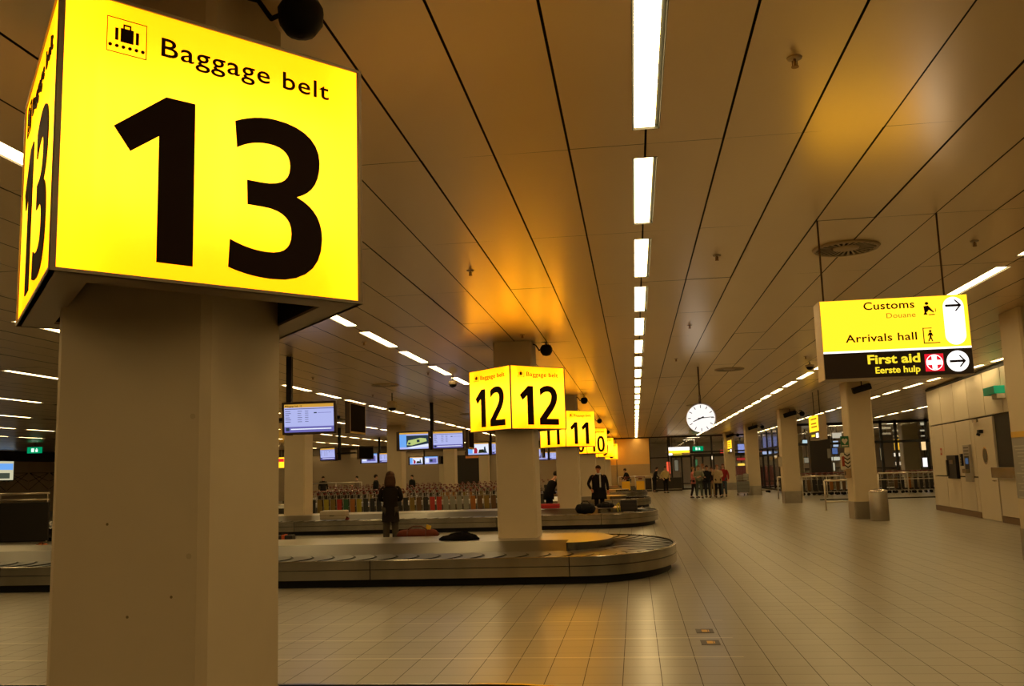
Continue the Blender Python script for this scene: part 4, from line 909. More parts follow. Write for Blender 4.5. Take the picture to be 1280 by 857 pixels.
# floor stickers
stk = mat('sticker_dark', (.05, .035, .015), .4); sty = mat('sticker_yellow', (.75, .42, .03), .4)
for pa, pb, lab in (((869, 787), (893, 791), 'black and yellow floor sticker, the farther of the two beside the aisle'), ((875, 801), (901, 805.5), 'black and yellow floor sticker, the nearer of the two beside the aisle')):
    a = atZ(pa[0], pa[1]-1, 0); c = atZ(pb[0], pb[1], 0); t = empty('floor_sticker', ((a.x+c.x)/2, (a.y+c.y)/2, 0)); tag(t, lab, 'sticker', 'floor stickers'); w2 = (c.x-a.x)/2; d2 = abs(c.y-a.y)/2
    b = MB(); b.box(-w2, w2, -d2, d2, .0005, .003); b.build('backing', stk, t)
    b = MB(); b.box(-w2*.35, w2*.3, -d2*.55, d2*.55, .003, .004); b.box(w2*.38, w2*.5, -d2*.5, d2*.5, .003, .004); b.build('emblem', sty, t)

# ------------------------------------------------------------------ baggage trolleys
tube_m = mat('trolley_steel', (.34, .30, .24), .35, .8); red_m = mat('handle_red', (.15, .018, .014), .5); wheel_m = rubber
ADS = [('olive', (.20, .13, .02)), ('dark', (.02, .018, .016)), ('brown', (.12, .06, .02)), ('yellow', (.32, .26, .02)), ('red', (.40, .03, .02)), ('green', (.02, .09, .035)), ('grey', (.24, .24, .20)), ('orange', (.32, .11, .015)), ('black', (.010, .010, .012))]
def cart_geo(b_frame, b_handle, b_wheel, b_basket):
    # heading +X, standing on z = 0
    for s in (-1, 1):
        b_frame.path([(.62, s*.16, .16), (.0, s*.26, .15), (-.26, s*.28, .17), (-.30, s*.28, 1.02)], .014, n=6)
        b_frame.tube((-.30, s*.28, 1.02), (-.38, s*.28, 1.09), .014, n=6)
    b_frame.tube((.62, -.16, .16), (.62, .16, .16), .014, n=6); b_frame.tube((-.30, -.28, .55), (-.30, .28, .55), .012, n=6); b_frame.tube((0, -.26, .15), (0, .26, .15), .012, n=6)
    b_handle.path([(-.38, -.29, 1.09), (-.40, -.27, 1.13), (-.40, .27, 1.13), (-.38, .29, 1.09)], .026, n=6)
    b_handle.box(-.36, -.26, -.12, .12, .96, 1.06)
    for (x, y) in ((.52, 0), (-.22, -.27), (-.22, .27)): b_wheel.tube((x, y-.02, .07), (x, y+.02, .07), .07, n=10)
    b_basket.path([(-.30, -.24, .95), (-.10, -.22, 1.0), (-.10, .22, 1.0), (-.30, .24, .95)], .009, n=5); b_basket.path([(-.30, -.24, .82), (-.14, -.20, .82), (-.14, .20, .82), (-.30, .24, .82)], .008, n=5)
    for y in (-.2, 0, .2): b_basket.tube((-.14, y, .82), (-.10, y, 1.0), .007, n=5)
def make_cart(label, adcol=None):
    t = empty('baggage_trolley'); tag(t, label, 'trolley')
    A, B_, C_, D_ = MB(), MB(), MB(), MB(); cart_geo(A, B_, C_, D_)
    A.build('frame', tube_m, t); B_.build('handle', red_m, t); C_.build('wheels', wheel_m, t); D_.build('basket', tube_m, t)
    b = MB(); b.box(-.268, -.075, -.272, -.262, .26, .80, None, .004); b.build('advert_panel', mat('ad_'+ADS[adcol][0], ADS[adcol][1], .5), t); return t
protos = {}
def place_cart(x, y, rz, ad, label, group, s=1.0):
    if ad not in protos: o = protos[ad] = make_cart(label, ad)
    else: o = copy_tree(protos[ad])
    o.location = (x, y, 0); o.rotation_euler = (0, 0, rz); tag(o, label, 'trolley', group); return o
seq = [0, 1, 1, 0, 3, 0, 4, 5, 7, 3, 1, 8, 8, 1, 8, 8, 1, 0, 2, 1, 4, 4, 6, 6, 6, 6, 7, 2, 0, 2, 1, 0, 7, 2, 6, 0, 1, 2, 0, 3, 8, 2]
x = -13.1; i = 0
while x < -3.2:
    a = seq[i % len(seq)]; place_cart(x, 36.3, 0, a, 'nested baggage trolley with %s side panel, %s from the left in the front row' % (ADS[a][0], ordinal(i)), 'front row of nested trolleys'); x += .268; i += 1
# far rows: one light mesh each, the parts are below a pixel
b = MB(); q = MB(); cart_geo(b, b, b, b); 
def far_cart_mesh(ad):
    b = MB(); A, B_, C_, D_ = MB(), MB(), MB(), MB(); cart_geo(A, B_, C_, D_)
    for g, mm in ((A, tube_m), (B_, red_m), (C_, wheel_m), (D_, tube_m)):
        me = bpy.data.meshes.new('g'); g.bm.to_mesh(me); g.bm.free(); b.add_mesh(me, None, mm)
    b.box(-.268, -.075, -.272, -.262, .26, .80, mat('ad_'+ADS[ad][0], ADS[ad][1], .5))
    o = b.build('baggage_trolley', None, None); return o
q.bm.free(); b.bm.free()
farp = {}
def far_cart(x, y, rz, ad, label, group):
    if ad not in farp: o = farp[ad] = far_cart_mesh(ad)
    else: o = farp[ad].copy(); COL.objects.link(o)
    o.location = (x, y, 0); o.rotation_euler = (0, 0, rz); tag(o, label, 'trolley', group)
for (y, x0, x1, st, rn) in ((48.6, -15.6, -4.6, .30, 'second'), (61.2, -20.5, -5.2, .38, 'farthest')):
    x = x0; i = 0
    while x < x1:
        a = random.choice((0, 1, 2, 8, 1, 7)); far_cart(x, y, 0, a, 'trolley in the %s row behind the carousels, %s from the left' % (rn, ordinal(i)), rn+' row of nested trolleys'); x += st; i += 1
x = 8.1; i = 0
while x < 17.3:
    if not 12.9 < x < 13.3: far_cart(x, 50.6+.25*math.sin(x*2.1), .25, random.choice((1, 8, 7, 1, 2)), 'trolley behind the handrail on the right, %s from the left' % ordinal(i), 'trolleys behind the right handrail')
    x += .29; i += 1
for i, y in enumerate((57.5, 57.9, 58.3, 58.7)):
    far_cart(7.35, y, .2, 8, 'trolley between the far steel footed pillars, %s of four' % ordinal(i), 'trolleys between the far pillars')
def yellow_trolley(px_, Y, label):
    p = atY(px_, 605, Y); t = empty('baggage_trolley', (p.x, Y, 0), PI/2); tag(t, label, 'trolley', 'trolleys with yellow boards'); A, B_, C_, D_ = MB(), MB(), MB(), MB(); cart_geo(A, B_, C_, D_)
    A.build('frame', tube_m, t); B_.build('handle', red_m, t); C_.build('wheels', wheel_m, t); D_.build('basket', tube_m, t)
    b = MB(); b.box(-.43, -.41, -.26, .26, .30, .86); b.build('yellow_board', mat('board_yellow', (.85, .50, .02), .5), t)
yellow_trolley(782.5, 61.8, 'trolley with a yellow board right beside the leaning person, left one'); yellow_trolley(800.5, 61.8, 'trolley with a bright yellow board, right of the leaning person')
# luggage cart loaded with grey cases by the travellers
p = atY(926, 616, 54.5); t = empty('luggage_cart', (p.x, 53.3, 0), -PI/2); tag(t, 'trolley loaded with grey luggage beside the travellers', 'trolley')
A, B_, C_, D_ = MB(), MB(), MB(), MB(); cart_geo(A, B_, C_, D_); A.build('frame', tube_m, t); B_.build('handle', red_m, t); C_.build('wheels', wheel_m, t); D_.build('basket', tube_m, t)
suitcase((p.x, 53.05, .17), .66, .30, .62, 0, 'large grey suitcase on the luggage cart', (.17, .17, .155), rough=.6)
suitcase((p.x-.17, 53.02, .80), .32, .28, .34, .1, 'smaller grey bag, upper left on the luggage cart', (.24, .22, .19), 'travel_bag', 'bag', .7, flat_=True)
suitcase((p.x+.17, 53.05, .80), .30, .28, .40, -.1, 'light grey bag, upper right on the luggage cart', (.30, .29, .25), 'travel_bag', 'bag', .7, flat_=True)

# ------------------------------------------------------------------ handrails
rail_m = mat('rail_steel', (.62, .56, .46), .3, .9)
def handrail(x0, x1, y, z, label, posts=1.15, mid=None, foot=.0, r=.028, group='steel handrails'):
    t = empty('handrail', ((x0+x1)/2, y, 0)); tag(t, label, 'handrail', group); c = (x0+x1)/2
    b = MB(); b.tube((x0-c, 0, z), (x1-c, 0, z), r*1.3); b.build('top_rail', rail_m, t)
    if mid: b = MB(); b.tube((x0-c, 0, mid), (x1-c, 0, mid), r*.8); b.build('lower_rail', rail_m, t)
    n = max(1, round((x1-x0)/posts))
    for i in range(n+1):
        x = x0-c+(x1-x0)*i/n; b = MB(); b.tube((x, 0, 0), (x, 0, z), r); b.tube((x, 0, 0), (x, 0, .02), r*2.2); b.build('post', rail_m, t)
X_ = lambda px_, Y: atY(px_, 600, Y).x
handrail(X_(972, 46.5), X_(1064, 46.5), 46.5, 1.03, 'steel handrail in front of the dark trolleys, left of the bin pillar', 1.0)
handrail(X_(1030, 33.8), X_(1066, 33.8), 33.8, 1.03, 'short near handrail with a low shelf bar joining the bin pillar', 1.6, .30)
handrail(X_(1098, 46.5), X_(1172, 46.5), 46.5, 1.08, 'steel handrail in front of the trolleys, right of the bin pillar', 1.25, .78)
handrail(X_(388, 57), X_(452, 57), 57, 1.35, 'pale steel rail at the back left below the striped wall', 1.6)
# dark barrier with steel rails far left
XA, XB = atY(-60, 620, 25.5).x, atY(62, 620, 25.5).x
t = empty('barrier', ((XA+XB)/2, 25.5, 0)); tag(t, 'dark barrier with two bright steel rails at the far left edge', 'barrier'); hw = (XB-XA)/2
b = MB(); b.box(-hw, hw, -.03, .03, .1, 1.20); b.build('panel', darkgrey, t)
for z, r in ((1.46, .035), (1.28, .03)): b = MB(); b.tube((-hw, 0, z), (hw, 0, z), r); b.build('rail', rail_m, t)
for x in (-hw+.05, 0, hw-.05): b = MB(); b.tube((x, 0, 0), (x, 0, 1.46), .025); b.build('post', rail_m, t)
p = atY(53, 664, 18.0); duffel((p.x, 18.0, BZ), .26, .07, 0, 'small orange bag on the carousel at the far left edge', (.55, .16, .04))
# lit poster and exit sign on the left
q = Vector((XL+.05, atZ(0, 580, 3.0).y, 0)); d = ray(0, 583); s_ = (XL+.08)/d[0]; P_ = Vector((XL+.08, d[1]*s_, d[2]*s_+EYE))
t = empty('lit_poster', (XL+.08, P_.y+.35, P_.z-.9)); tag(t, 'lit poster with pale and blue fields cut by the left edge of the photo', 'poster')
b = MB(); b.box(-.05, .0, -1.0, 1.0, 0, 1.8); b.build('case', darkgrey, t)
b = MB(); b.box(0, .01, -.95, .95, .05, 1.75, emat('poster_pale', (.75, .70, .45), .8)); b.box(.01, .014, -.9, .9, .7, 1.1, scr_sky); b.box(.01, .014, -.5, .6, .15, .5, emat('poster_dark', (.1, .12, .08), .6)); b.build('picture', None, t)
p = atY(43.5, 566.5, 46); exit_sign(p, .95, 'green lit exit sign hanging at the far left of the photo', CEIL-p.z-.36, .3)
d = ray(445, 571); p = atY(445, 571.5, 64); b = MB(); b.box(-.38, .38, -.04, .04, 0, .52, mat('plain_board', (.52, .42, .28), .5)); b.tube((0, 0, .5), (0, 0, CEIL-p.z), .012); o = b.build('hanging_board', None, None, p); tag(o, 'blank pale board hanging at the back left above the trolleys', 'board')
p = atY(352, 578, 58); t = empty('yellow_sign', (p.x, 58, p.z)); tag(t, 'small yellow lit sign just right of the foreground pillar edge', 'sign'); b = MB(); b.box(-.75, .75, -.1, .1, -.35, .35, mat('sign_case')); b.tube((0, 0, .35), (0, 0, CEIL-p.z), .02, mat('sign_case')); b.build('case', None, t); b = MB(); b.box(-.73, .73, -.11, -.1, -.33, .33, sgn_yel); b.box(-.2, .2, -.115, -.11, .05, .25, sgn_red); b.build('panel', sgn_yel, t)
p = atY(590, 569, YB-.15); t = empty('shop_sign_or_reflection', p); tag(t, 'dim orange lit sign in the dark opening at the back', 'sign'); b = MB(); b.box(-.55, .55, -.04, .04, -.30, .3, darkgrey); b.build('case', darkgrey, t); b = MB(); b.box(-.5, .5, -.05, -.04, -.2, .25, emat('dim_orange', (.5, .13, .02), .5)); b.build('panel', emat('dim_orange', (.5, .13, .02), .5), t)
# table surface strip seen among the trolleys
p = atY(422, 611, 41.0); t = empty('counter', (p.x, 41.0, 0)); tag(t, 'low white topped counter standing among the trolleys at the left', 'counter'); b = MB(); b.box(-.9, .9, -.3, .3, 1.03, 1.09); b.build('top', mat('counter_white', (.85, .80, .68), .3), t); b = MB(); b.box(-.85, .85, -.26, .26, 0, 1.03); b.build('body', darkgrey, t)

# ------------------------------------------------------------------ service kiosk on the right
PA, PB = Vector((9.80, 32.7, 0)), Vector((9.13, 24.0, 0)); u = (PB-PA).normalized(); n = Vector((u.y, -u.x, 0))   # u runs towards the camera
if n.x > 0: n = -n
PB = PA+u*19.0; LK = 19.0
kiosk = empty('service_kiosk', PA); tag(kiosk, 'white panelled service kiosk with a door and machines along the right side', 'kiosk')
MK = Matrix(((u.x, 0, n.x, 0), (u.y, 0, n.y, 0), (0, 1, 0, 0), (0, 0, 0, 1)))     # (along, up, outwards)
def kU(x, y):      # pixel on the front plane -> (along, up)
    d = Vector(ray(x, y)); s = (PA-Vector((0, 0, EYE))).dot(n)/d.dot(n); P = Vector((0, 0, EYE))+d*s; return (P-PA).dot(u), P.z
us = [kU(x, 520)[0] for x in (1161, 1176.5, 1193, 1211, 1231.7)]
zj, zl = 2.74, 1.12
b = MB(); g = .020
b.box(0, LK, 0, CEIL-.01, -2.2, -.06, darkgrey)
dU0, dU1 = kU(1224, 600)[0], kU(1248, 600)[0]; wU1 = kU(1266, 560)[0]
cols_top = [0]+us[1:]+[dU1+1.0]
while cols_top[-1] < LK: cols_top.append(min(LK, cols_top[-1]+1.55))
for a, c in zip(cols_top[:-1], cols_top[1:]): b.box(a+g, c-g, zj+g, CEIL-.10, -.06, 0, white_panel)
cols = [0.25]+us[1:4]+[dU0-.05]
cols = sorted(c for c in cols if c <= dU0)
for a, c in zip(cols[:-1], cols[1:]):
    b.box(a+g, c-g, zl+g, zj-g, -.06, 0, white_panel); b.box(a+g, c-g, .17, zl-g, -.06, 0, white_panel)
c0 = dU1+.08
b.box(c0, wU1+.6, .17, 1.12, -.06, 0, white_panel); b.box(wU1+.6, LK, .17, zj-g, -.06, 0, white_panel)
b.box(0, LK, CEIL-.09, CEIL-.02, -.05, .02, black)
b.build('wall_panels', white_panel, kiosk).matrix_local = MK
b = MB(); b.box(.0, .25, .0, zj, -.07, .0); b.build('corner_post', white_panel, kiosk).matrix_local = MK
b = MB(); b.box(0, dU0-.05, 0, .16, -.05, .012); b.box(dU1+.08, LK, 0, .16, -.05, .012); b.build('kick_plate', mat('bronze_kick', (.16, .085, .03), .45, .3), kiosk).matrix_local = MK
b = MB(); b.box(dU0, dU1, .01, zj-.03, -.05, .01, white_panel, .004); dr = b.build('door', white_panel, kiosk); dr.matrix_local = MK
cu_, cv_ = kU(1232.4, 569)
b = MB(); b.tube((cu_, cv_, .008), (cu_, cv_, .02), .24, chrome, 28); b.tube((cu_, cv_, .02), (cu_, cv_, .024), .19, mat('window_dark', (.04, .045, .04), .1), 28); b.build('round_window', None, dr)
b = MB(); b.tube((dU1-.12, 1.05, .01), (dU1-.12, 1.05, .07), .02); b.tube((dU1-.12, 1.05, .06), (dU1-.26, 1.05, .06), .014); b.build('door_handle', chrome, dr)
b = MB(); b.box(dU0+.1, dU0+.5, zj-.12, zj-.04, .01, .06); b.build('door_closer', steel, dr)
b = MB(); b.box(dU1+.10, wU1+.6, 1.42, zj-.06, -.055, -.03); b.build('service_window', mat('window_black', (.006, .006, .006), .5, spec=.2), kiosk).matrix_local = MK
b = MB(); b.box(dU1+.02, wU1+.6, 1.13, 1.40, -.05, .16, None, .01); b.build('counter_ledge', steel, kiosk).matrix_local = MK
def kbox(px0, px1, py0, py1, d0, d1, m): a, z1 = kU(px0, py0); c, z0 = kU(px1, py1); bb = MB(); bb.box(a, c, z0, z1, d0, d1, m, .008); return bb, (a, c, z0, z1)
def kthing(name, label, cat, px0, px1, py0, py1, d1, m):
    t = empty(name, PA); tag(t, label, cat); bb, r = kbox(px0, px1, py0, py1, .001, d1, m); o = bb.build('housing', m, t); o.matrix_local = MK; return t, o, r
t, o, (a, c, z0, z1) = kthing('pay_terminal', 'black wall terminal on the white kiosk, left of the cash machine', 'terminal', 1187, 1201, 569, 598, .10, black)
bb = MB(); bb.box(a+.3*(c-a), a+.7*(c-a), z0+.62*(z1-z0), z0+.8*(z1-z0), .10, .106, mat('display_dim', (.12, .07, .03), .3)); bb.build('display', None, o); bb = MB(); bb.box(a+.05, a+.15, z0+.08, z0+.8*(z1-z0), .10, .14); bb.build('handset', darkgrey, o)
t, o, (a, c, z0, z1) = kthing('key_pad', 'narrow black push button plate beside the cash machine', 'keypad', 1201.5, 1205, 567, 582, .05, black)
bb = MB(); [bb.box(a+.06, c-.06, z0+(z1-z0)*v, z0+(z1-z0)*(v+.14), .05, .056) for v in (.12, .36, .6)]; bb.build('buttons', mat('button_grey', (.3, .28, .24), .4), o)
t, o, (a, c, z0, z1) = kthing('cash_machine', 'grey cash machine with a small blue lit screen on the kiosk', 'cash machine', 1206, 1218.5, 556, 602, .07, mat('machine_grey', (.36, .33, .28), .4, .4))
bb = MB(); bb.box(a+.12, c-.10, z0+.25*(z1-z0), z0+.70*(z1-z0), .07, .074, darkgrey); bb.box(a+.2, c-.18, z0+.48*(z1-z0), z0+.64*(z1-z0), .074, .08, emat('machine_screen', (.10, .16, .28), .5)); bb.build('screen', None, o)
bb = MB(); bb.box(a+.1, c-.1, z0+.25, z0+.36, .07, .16); bb.build('keypad_shelf', steel, o)
bb = MB(); [bb.box(a+.08, c-.08, z1-.10-.09*v, z1-.06-.09*v, .07, .073) for v in range(4)]; bb.build('lettering', mat('dull_text', (.12, .10, .08), .6), o)
t, o, r_ = kthing('red_sticker', 'small red notice near the far corner of the kiosk', 'sticker', 1175.3, 1178, 560, 568.5, .01, mat('notice_red', (.5, .05, .02), .5))
bb = MB(); a, c, z0, z1 = r_; bb.box(a+.06, c-.06, z0+.06, z0+.16, .01, .013); bb.build('lettering', white_panel, o)
t, o, r_ = kthing('wall_camera', 'small dark camera over the kiosk door', 'camera', 1226.8, 1229.6, 537, 541, .12, black)
a, c, z0, z1 = r_; bb = MB(); bb.tube(((a+c)/2, z0, .1), ((a+c)/2, z0-.06, .13), .05); bb.build('lens', black, o)
# teal sign sticking out over the counter
t, o, (a, c, z0, z1) = kthing('teal_sign', 'small teal sign sticking out near the top of the kiosk', 'sign', 1241.5, 1256.5, 485, 491, .25, mat('teal', (.0, .50, .40), .5))
bb = MB(); bb.box(a+.5, c, z0-.12, z0-.0, .002, .20); bb.build('bracket', mat('bracket_grey', (.4, .36, .28), .5), o)

# ------------------------------------------------------------------ fittings on and beside the right pillars
p = atZ(1100, 650.5, 0); t = empty('litter_bin', (6.70, 27.45, 0)); tag(t, 'round steel litter bin standing in front of the pillar under the hanging sign', 'bin')
b = MB(); b.lathe([(.245, .0), (.25, .02), (.25, .80), (.23, .83)], (0, 0, 0), steel_dark, 32); b.build('body', steel_dark, t)
b = MB(); b.lathe([(.255, .79), (.26, .80), (.24, .845), (.12, .87)], (0, 0, 0), chrome, 32); b.build('rim', chrome, t)
b = MB(); b.lathe([(.12, .868), (.11, .873), (.01, .874)], (0, 0, 0), black, 24); b.build('opening', black, t)
px1, py1 = 6.25, 28.33
def pil_item(name, label, cat, x0, x1, y, z0, z1, m, dy=.04):
    t = empty(name, ((x0+x1)/2, y, z0)); tag(t, label, cat); b = MB(); b.box(-(x1-x0)/2, (x1-x0)/2, -dy/2, dy/2, 0, z1-z0, m); return t, b.build('plate', m, t), (x1-x0)/2, z1-z0
a, c = atY(1051, 545, 28.4), atY(1060.5, 558.5, 28.4)
gm_ = mat('aed_green', (.012, .13, .06), .4); wht = mat('sign_enamel_white', (.62, .56, .44), .4)
t, o, hw_, hh = pil_item('defibrillator_sign', 'green and white heart sign projecting left from the bin pillar', 'sign', a.x, px1-.002, 28.5, c.z, a.z, gm_)
b = MB(); hp_ = [(0, -.10), (-.085, .01), (-.075, .06), (-.03, .075), (0, .045), (.03, .075), (.075, .06), (.085, .01)]; b.face([(x, -.022, hh*.56+y) for x, y in hp_], wht); b.box(-.09, .09, -.024, -.021, .03, .06, wht); b.build('heart', wht, o)
a, c = atY(1051, 566, 28.4), atY(1061, 586.5, 28.4)
t, o, hw_, hh = pil_item('extinguisher_sign', 'white sign with a red extinguisher and black chevrons on the left of the bin pillar', 'sign', a.x, px1-.002, 28.5, c.z, a.z, wht)
b = MB(); b.box(-hw_*.75, -hw_*.2, -.024, -.021, hh*.2, hh*.8, mat('enamel_red', (.3, .03, .015), .4)); b.build('extinguisher_mark', None, o)
b = MB()
for q in range(4): z = hh*(.12+.23*q); x = hw_*.45; b.face([(x-.09, -.023, z+.09), (x, -.023, z+.02), (x+.09, -.023, z+.09), (x+.09, -.023, z+.05), (x, -.023, z-.02), (x-.09, -.023, z+.05)], black)
b.build('chevrons', black, o)
a, c = atY(1061, 585.5, 28.3), atY(1067, 597, 28.3); t = empty('call_box', (6.25-.07, 28.6, c.z)); tag(t, 'small tan box fixed low on the left side of the bin pillar', 'box'); b = MB(); b.box(-.07, .068, -.16, .16, 0, a.z-c.z, mat('tan_box', (.36, .24, .12), .5), .01); o = b.build('case', mat('tan_box'), t); b = MB(); b.box(-.075, -.07, -.1, .1, .08, .2); b.build('cover', darkgrey, o)
t = empty('leaflet_holder', (6.25-.08, 41.5, 1.55)); tag(t, 'wire leaflet holder on the left side of the second steel footed pillar', 'holder'); b = MB(); b.box(-.06, .078, -.14, .14, 0, .42, wht, .01); b.build('tray', wht, t); b = MB(); b.path([(-.07, -.15, .55), (-.09, -.15, .3), (-.09, -.15, .0), (-.0, -.15, -.08)], .018); b.build('bracket', mat('bracket_brown', (.14, .09, .05), .5), t)
# notice sheet on the nearest right pillar
NX = 6.1; 
a_ = ray(1262, 540); s_ = (NX-.006)/a_[0]; zt_ = a_[2]*s_+EYE; a2 = ray(1267, 622); zb_ = a2[2]*(NX-.006)/a2[0]+EYE
t = empty('notice_sheet', (NX, 15.35+.415, zb_)); tag(t, 'tall grey notice sheet under a yellow strip on the pillar at the right edge', 'notice')
b = MB(); b.box(-.008, -.001, -.36, .36, 0, zt_-zb_-.10, mat('notice_grey', (.26, .25, .22), .5)); o = b.build('sheet', None, t)
b = MB()
for q in range(16): z = (zt_-zb_-.2)*(1-q/16.)-.04; b.box(-.010, -.008, -.32, random.uniform(.0, .3), z, z+.016)
b.build('lettering', mat('notice_pale', (.42, .40, .35), .5), o)
b = MB(); b.box(-.010, -.001, -.36, .36, zt_-zb_-.09, zt_-zb_); b.build('yellow_strip', mat('strip_yellow_paint', (.62, .36, .02), .5), t)

# ------------------------------------------------------------------ concourse and shops seen through the glass, some lit strips imitating its reflections
def lit_sign(px0, px1, py0, py1, Y, col, st, label, name='shop_sign_or_reflection', hang=True):
    a, c = atY(px0, py0, Y), atY(px1, py1, Y); t = empty(name, ((a.x+c.x)/2, Y, (a.z+c.z)/2)); tag(t, label, 'sign', 'lit shop signs beyond the glass'); w2, h2 = abs(c.x-a.x)/2, abs(a.z-c.z)/2
    b = MB(); b.tube((0, .05, h2), (0, .05, CEIL-t.location.z), .02); b.build('rod', darkgrey, t)
    b = MB(); b.box(-w2-.03, w2+.03, -.02, .12, -h2-.03, h2+.03); o = b.build('case', darkgrey, t); b = MB(); b.box(-w2, w2, -.03, -.02, -h2, h2); b.build('lit_face', emat('shop_%d_%d_%d' % tuple(int(q*99) for q in col), col, st), t)
    return t, w2, h2
S = [(952, 972, 546, 560, (.36, .42, .95), .8, 'pale blue lit window pane beyond the glass between the second and third steel footed pillars'), (922, 931, 555, 568, (.36, .42, .95), .8, 'pale blue lit window pane beyond the glass, left of the third steel footed pillar'),
     (953, 972, 564, 567, (.5, .6, .9), .7, 'thin pale lit band under the blue window panes'), (1000, 1013, 550, 556, (.55, .75, .85), 1.0, 'pale lit panel beyond the glass, left of the edge on yellow sign'),
     (900, 907, 562, 566, (.7, .06, .03), .8, 'small red lit sign beyond the end doors'), (921, 932, 572, 575, (.5, .04, .03), .7, 'thin red lit sign above the yellow shop name'), (922, 931, 579, 583, (1.0, .6, .08), 1.3, 'bright yellow lit shop sign between the far pillars'), (923, 932, 585, 586.5, (.9, .3, .05), .9, 'thin orange lit strip below the yellow shop sign'),
     (833, 838, 577, 592, (1.0, .12, .05), 1.1, 'red and white lit display behind the end doors'),
     (1040, 1052, 541, 547, (.75, .65, .5), .8, 'pale lit ceiling band beyond the glass, left of the bin pillar'), (1041, 1048, 551, 558, (.5, .62, .85), .9, 'bluish lit display beyond the glass, left of the bin pillar'), (1038, 1050, 571, 575, (.7, .65, .5), .9, 'pale lit strip at counter height left of the bin pillar'),
     (1100, 1112, 527, 530, (.6, .45, .22), .6, 'upper lit band imitating a ceiling light reflection right of the bin pillar'), (1117, 1125, 549, 562, (1.0, .50, .03), 1.0, 'orange yellow lit sign beyond the glass right of the bin pillar'), (1117, 1128, 566, 570, (.95, .8, .6), 1.0, 'white lit strip under the orange yellow sign'),
     (1128, 1132, 563, 569, (.8, .08, .04), .9, 'small red lit sign beside the white strip'), (1151, 1159, 551, 562, (1.0, .65, .3), 1.2, 'upper warm lit panel left of the kiosk corner'), (1153, 1161, 572, 583, (1.0, .9, .95), 1.6, 'bright white lit panel left of the kiosk corner'),
     (1150, 1158, 528, 531, (.7, .6, .4), .7, 'topmost pale lit strip imitating a glass reflection left of the kiosk corner'), (1119, 1130, 577, 581, (.8, .6, .4), .7, 'lower pale lit display right of the bin pillar'), (1100, 1104, 560, 575, (.8, .6, .3), .5, 'narrow warm lit panel just right of the bin pillar'),
     (1100, 1113, 534, 535.5, (.7, .55, .3), .6, 'second thin lit line imitating a glass reflection, right of the bin pillar'), (1101, 1113, 541, 542.5, (.6, .45, .25), .5, 'third thin lit line imitating a glass reflection, right of the bin pillar'), (1116, 1127, 537, 538.5, (.8, .6, .3), .7, 'thin lit line imitating a glass reflection above the orange yellow sign'), (1117, 1127, 544, 545.5, (.8, .5, .15), .6, 'thin amber lit line imitating a glass reflection just above the orange yellow sign'),  # thin glowing lines stand in for ceiling lights reflected in the glass
     (1150, 1158, 537, 538.5, (.7, .6, .4), .6, 'second pale lit strip imitating a glass reflection by the kiosk corner'), (1151, 1158, 544, 545, (.7, .6, .4), .6, 'third pale lit strip imitating a glass reflection by the kiosk corner'),
     (1040, 1047, 560, 567, (.12, .2, .5), .7, 'dark blue lit display left of the bin pillar'), (1041, 1044, 578, 588, (.7, .6, .4), .6, 'narrow pale shelf light left of the bin pillar'), (1005, 1013, 572, 578, (.5, .42, .28), .5, 'dim tan lit board right of the second steel footed pillar'),
     (843, 848, 575, 588, (.35, .30, .2), .5, 'dim tan lit panel behind the first end door'), (867, 872, 574, 583, (.1, .3, .12), .5, 'dim green lit board behind the second end door'), (888, 891, 570, 574, (1, .8, .5), 1.1, 'tiny bright warm lamp panel right of the end doors')]
for q in S:
    Yq = 80.0 if q[0] < 940 else (66.0 if q[0] < 1040 else 61.0)
    if q[0] == 952: Yq = 82.0
    lit_sign(q[0], q[1], q[2], q[3], Yq, q[4], q[5]*1.0, q[6])
# shop counters and shelves in the concourse
for i, (px_, Y, w_, h_, col, lab) in enumerate(((962, 72, 2.6, 1.5, (.10, .03, .02), 'dark red shop counter beyond the glass between the pillars'), (1018, 62, 3.0, 1.3, (.20, .16, .10), 'tan shop counter beyond the glass, left of the bin pillar'), (1125, 64, 5.0, 1.2, (.16, .12, .08), 'brown shop counter beyond the glass, right of the bin pillar'), (925, 78, 3.0, 1.6, (.16, .03, .02), 'dark red shop front between the far pillars'))):
    p = atY(px_, 600, Y); t = empty('shop_counter', (p.x, Y, 0)); tag(t, lab, 'counter'); m_ = mat('counter_%d' % i, col, .5)
    b = MB(); b.box(-w_/2, w_/2, -.4, .4, 0, h_, m_); b.build('body', m_, t); b = MB(); b.box(-w_/2-.05, w_/2+.05, -.45, .45, h_, h_+.05); b.build('top', steel, t)
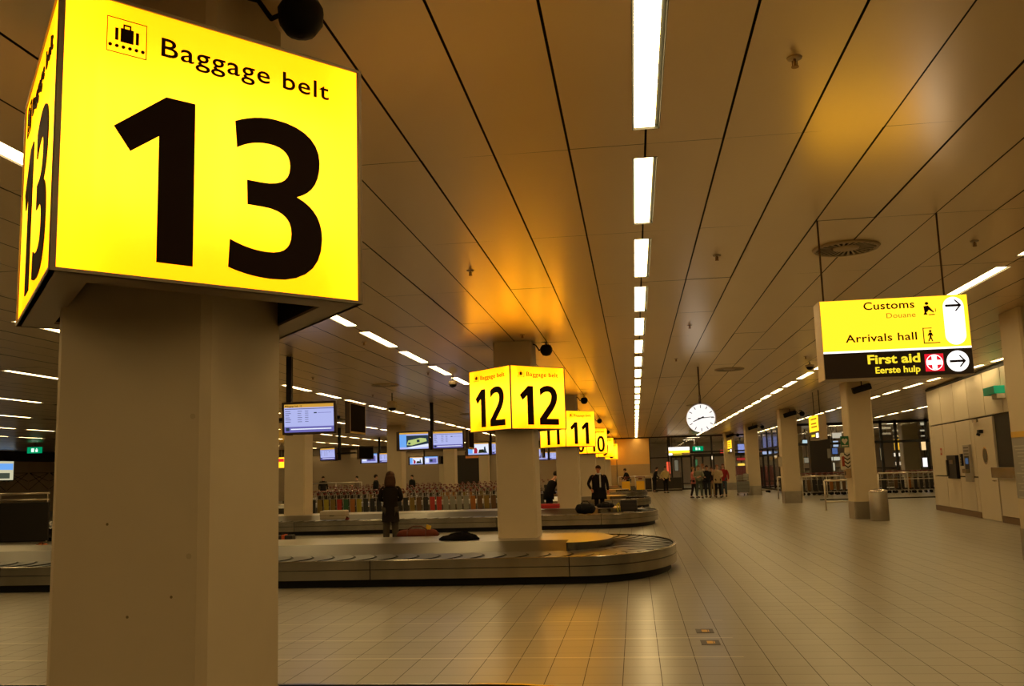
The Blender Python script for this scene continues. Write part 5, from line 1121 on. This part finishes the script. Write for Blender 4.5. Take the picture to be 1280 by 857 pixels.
# concrete columns of the concourse
for px_, Y, lab in ((1140, 58.0, 'pale column behind the glass between the lit shop signs'), (996, 60, 'pale column behind the glass, right of the second steel footed pillar')):
    p = atY(px_, 600, Y); t = empty('pillar', (p.x, Y, 0)); tag(t, lab, 'pillar'); b = MB(); b.prism(chamfer_poly(-.45, .45, -.4, .4, .04), 0, CEIL-.004); b.build('shaft', concrete, t)
# tall dark information column left of the bin pillar
p = atY(1027, 600, 52.5); t = empty('display_column', (p.x, 52.5, 0)); tag(t, 'tall black display column beyond the trolleys below the edge on yellow sign', 'column'); b = MB(); b.box(-.55, .55, -.3, .3, 0, 3.1, mat('column_black', (.02, .014, .01), .4), .02); b.build('body', mat('column_black'), t); b = MB(); b.box(.35, .52, -.31, -.3, 1.9, 2.4); b.build('notice', mat('notice_grey', (.26, .25, .22), .5), t)
# desks near the end wall
p = atY(835, 607, 68.5); t = empty('desk', (p.x, 68.9, 0)); tag(t, 'low dark bench near the end doors with a steel foot bar', 'bench'); b = MB(); b.box(-1.6, 1.0, -.3, .3, .0, .95); b.build('body', darkgrey, t); b = MB(); b.box(-1.6, 1.0, -.34, -.3, .1, .16); b.build('foot_bar', steel, t); b = MB(); b.box(-1.2, -.5, -.28, .1, .95, 1.3); b.build('screen', mat('counter_pale', (.35, .3, .2), .5), t)
p = atY(800, 597, 66.5); handrail(X_(773, 66.5), X_(815, 66.5), 66.8, 1.12, 'low steel rail in front of the bronze end wall', 1.3)

# warm lamps added to brighten the concourse behind the glass
lamp0 = None
for i, (x, y) in enumerate([(xx, yy) for yy in (60, 66, 74, 80) for xx in (4.5, 9.5, 12.5, 16)]):
    if yy_bad := (y < 70 and x < 9): continue
    t = empty('concourse_fill_light', (x+.1, y+(.4 if y < 70 else 0), CEIL)); tag(t, 'added ceiling light brightening the concourse beyond the glass', 'ceiling light', 'added concourse lights beyond the glass')
    b = MB(); b.box(-.5, .5, -.14, .14, -.05, -.004); b.build('housing', darkgrey, t); b = MB(); b.box(-.48, .48, -.12, .12, -.056, -.05); b.build('diffuser', emat('concourse_fill_tube', (1, .75, .45), 90.0), t)
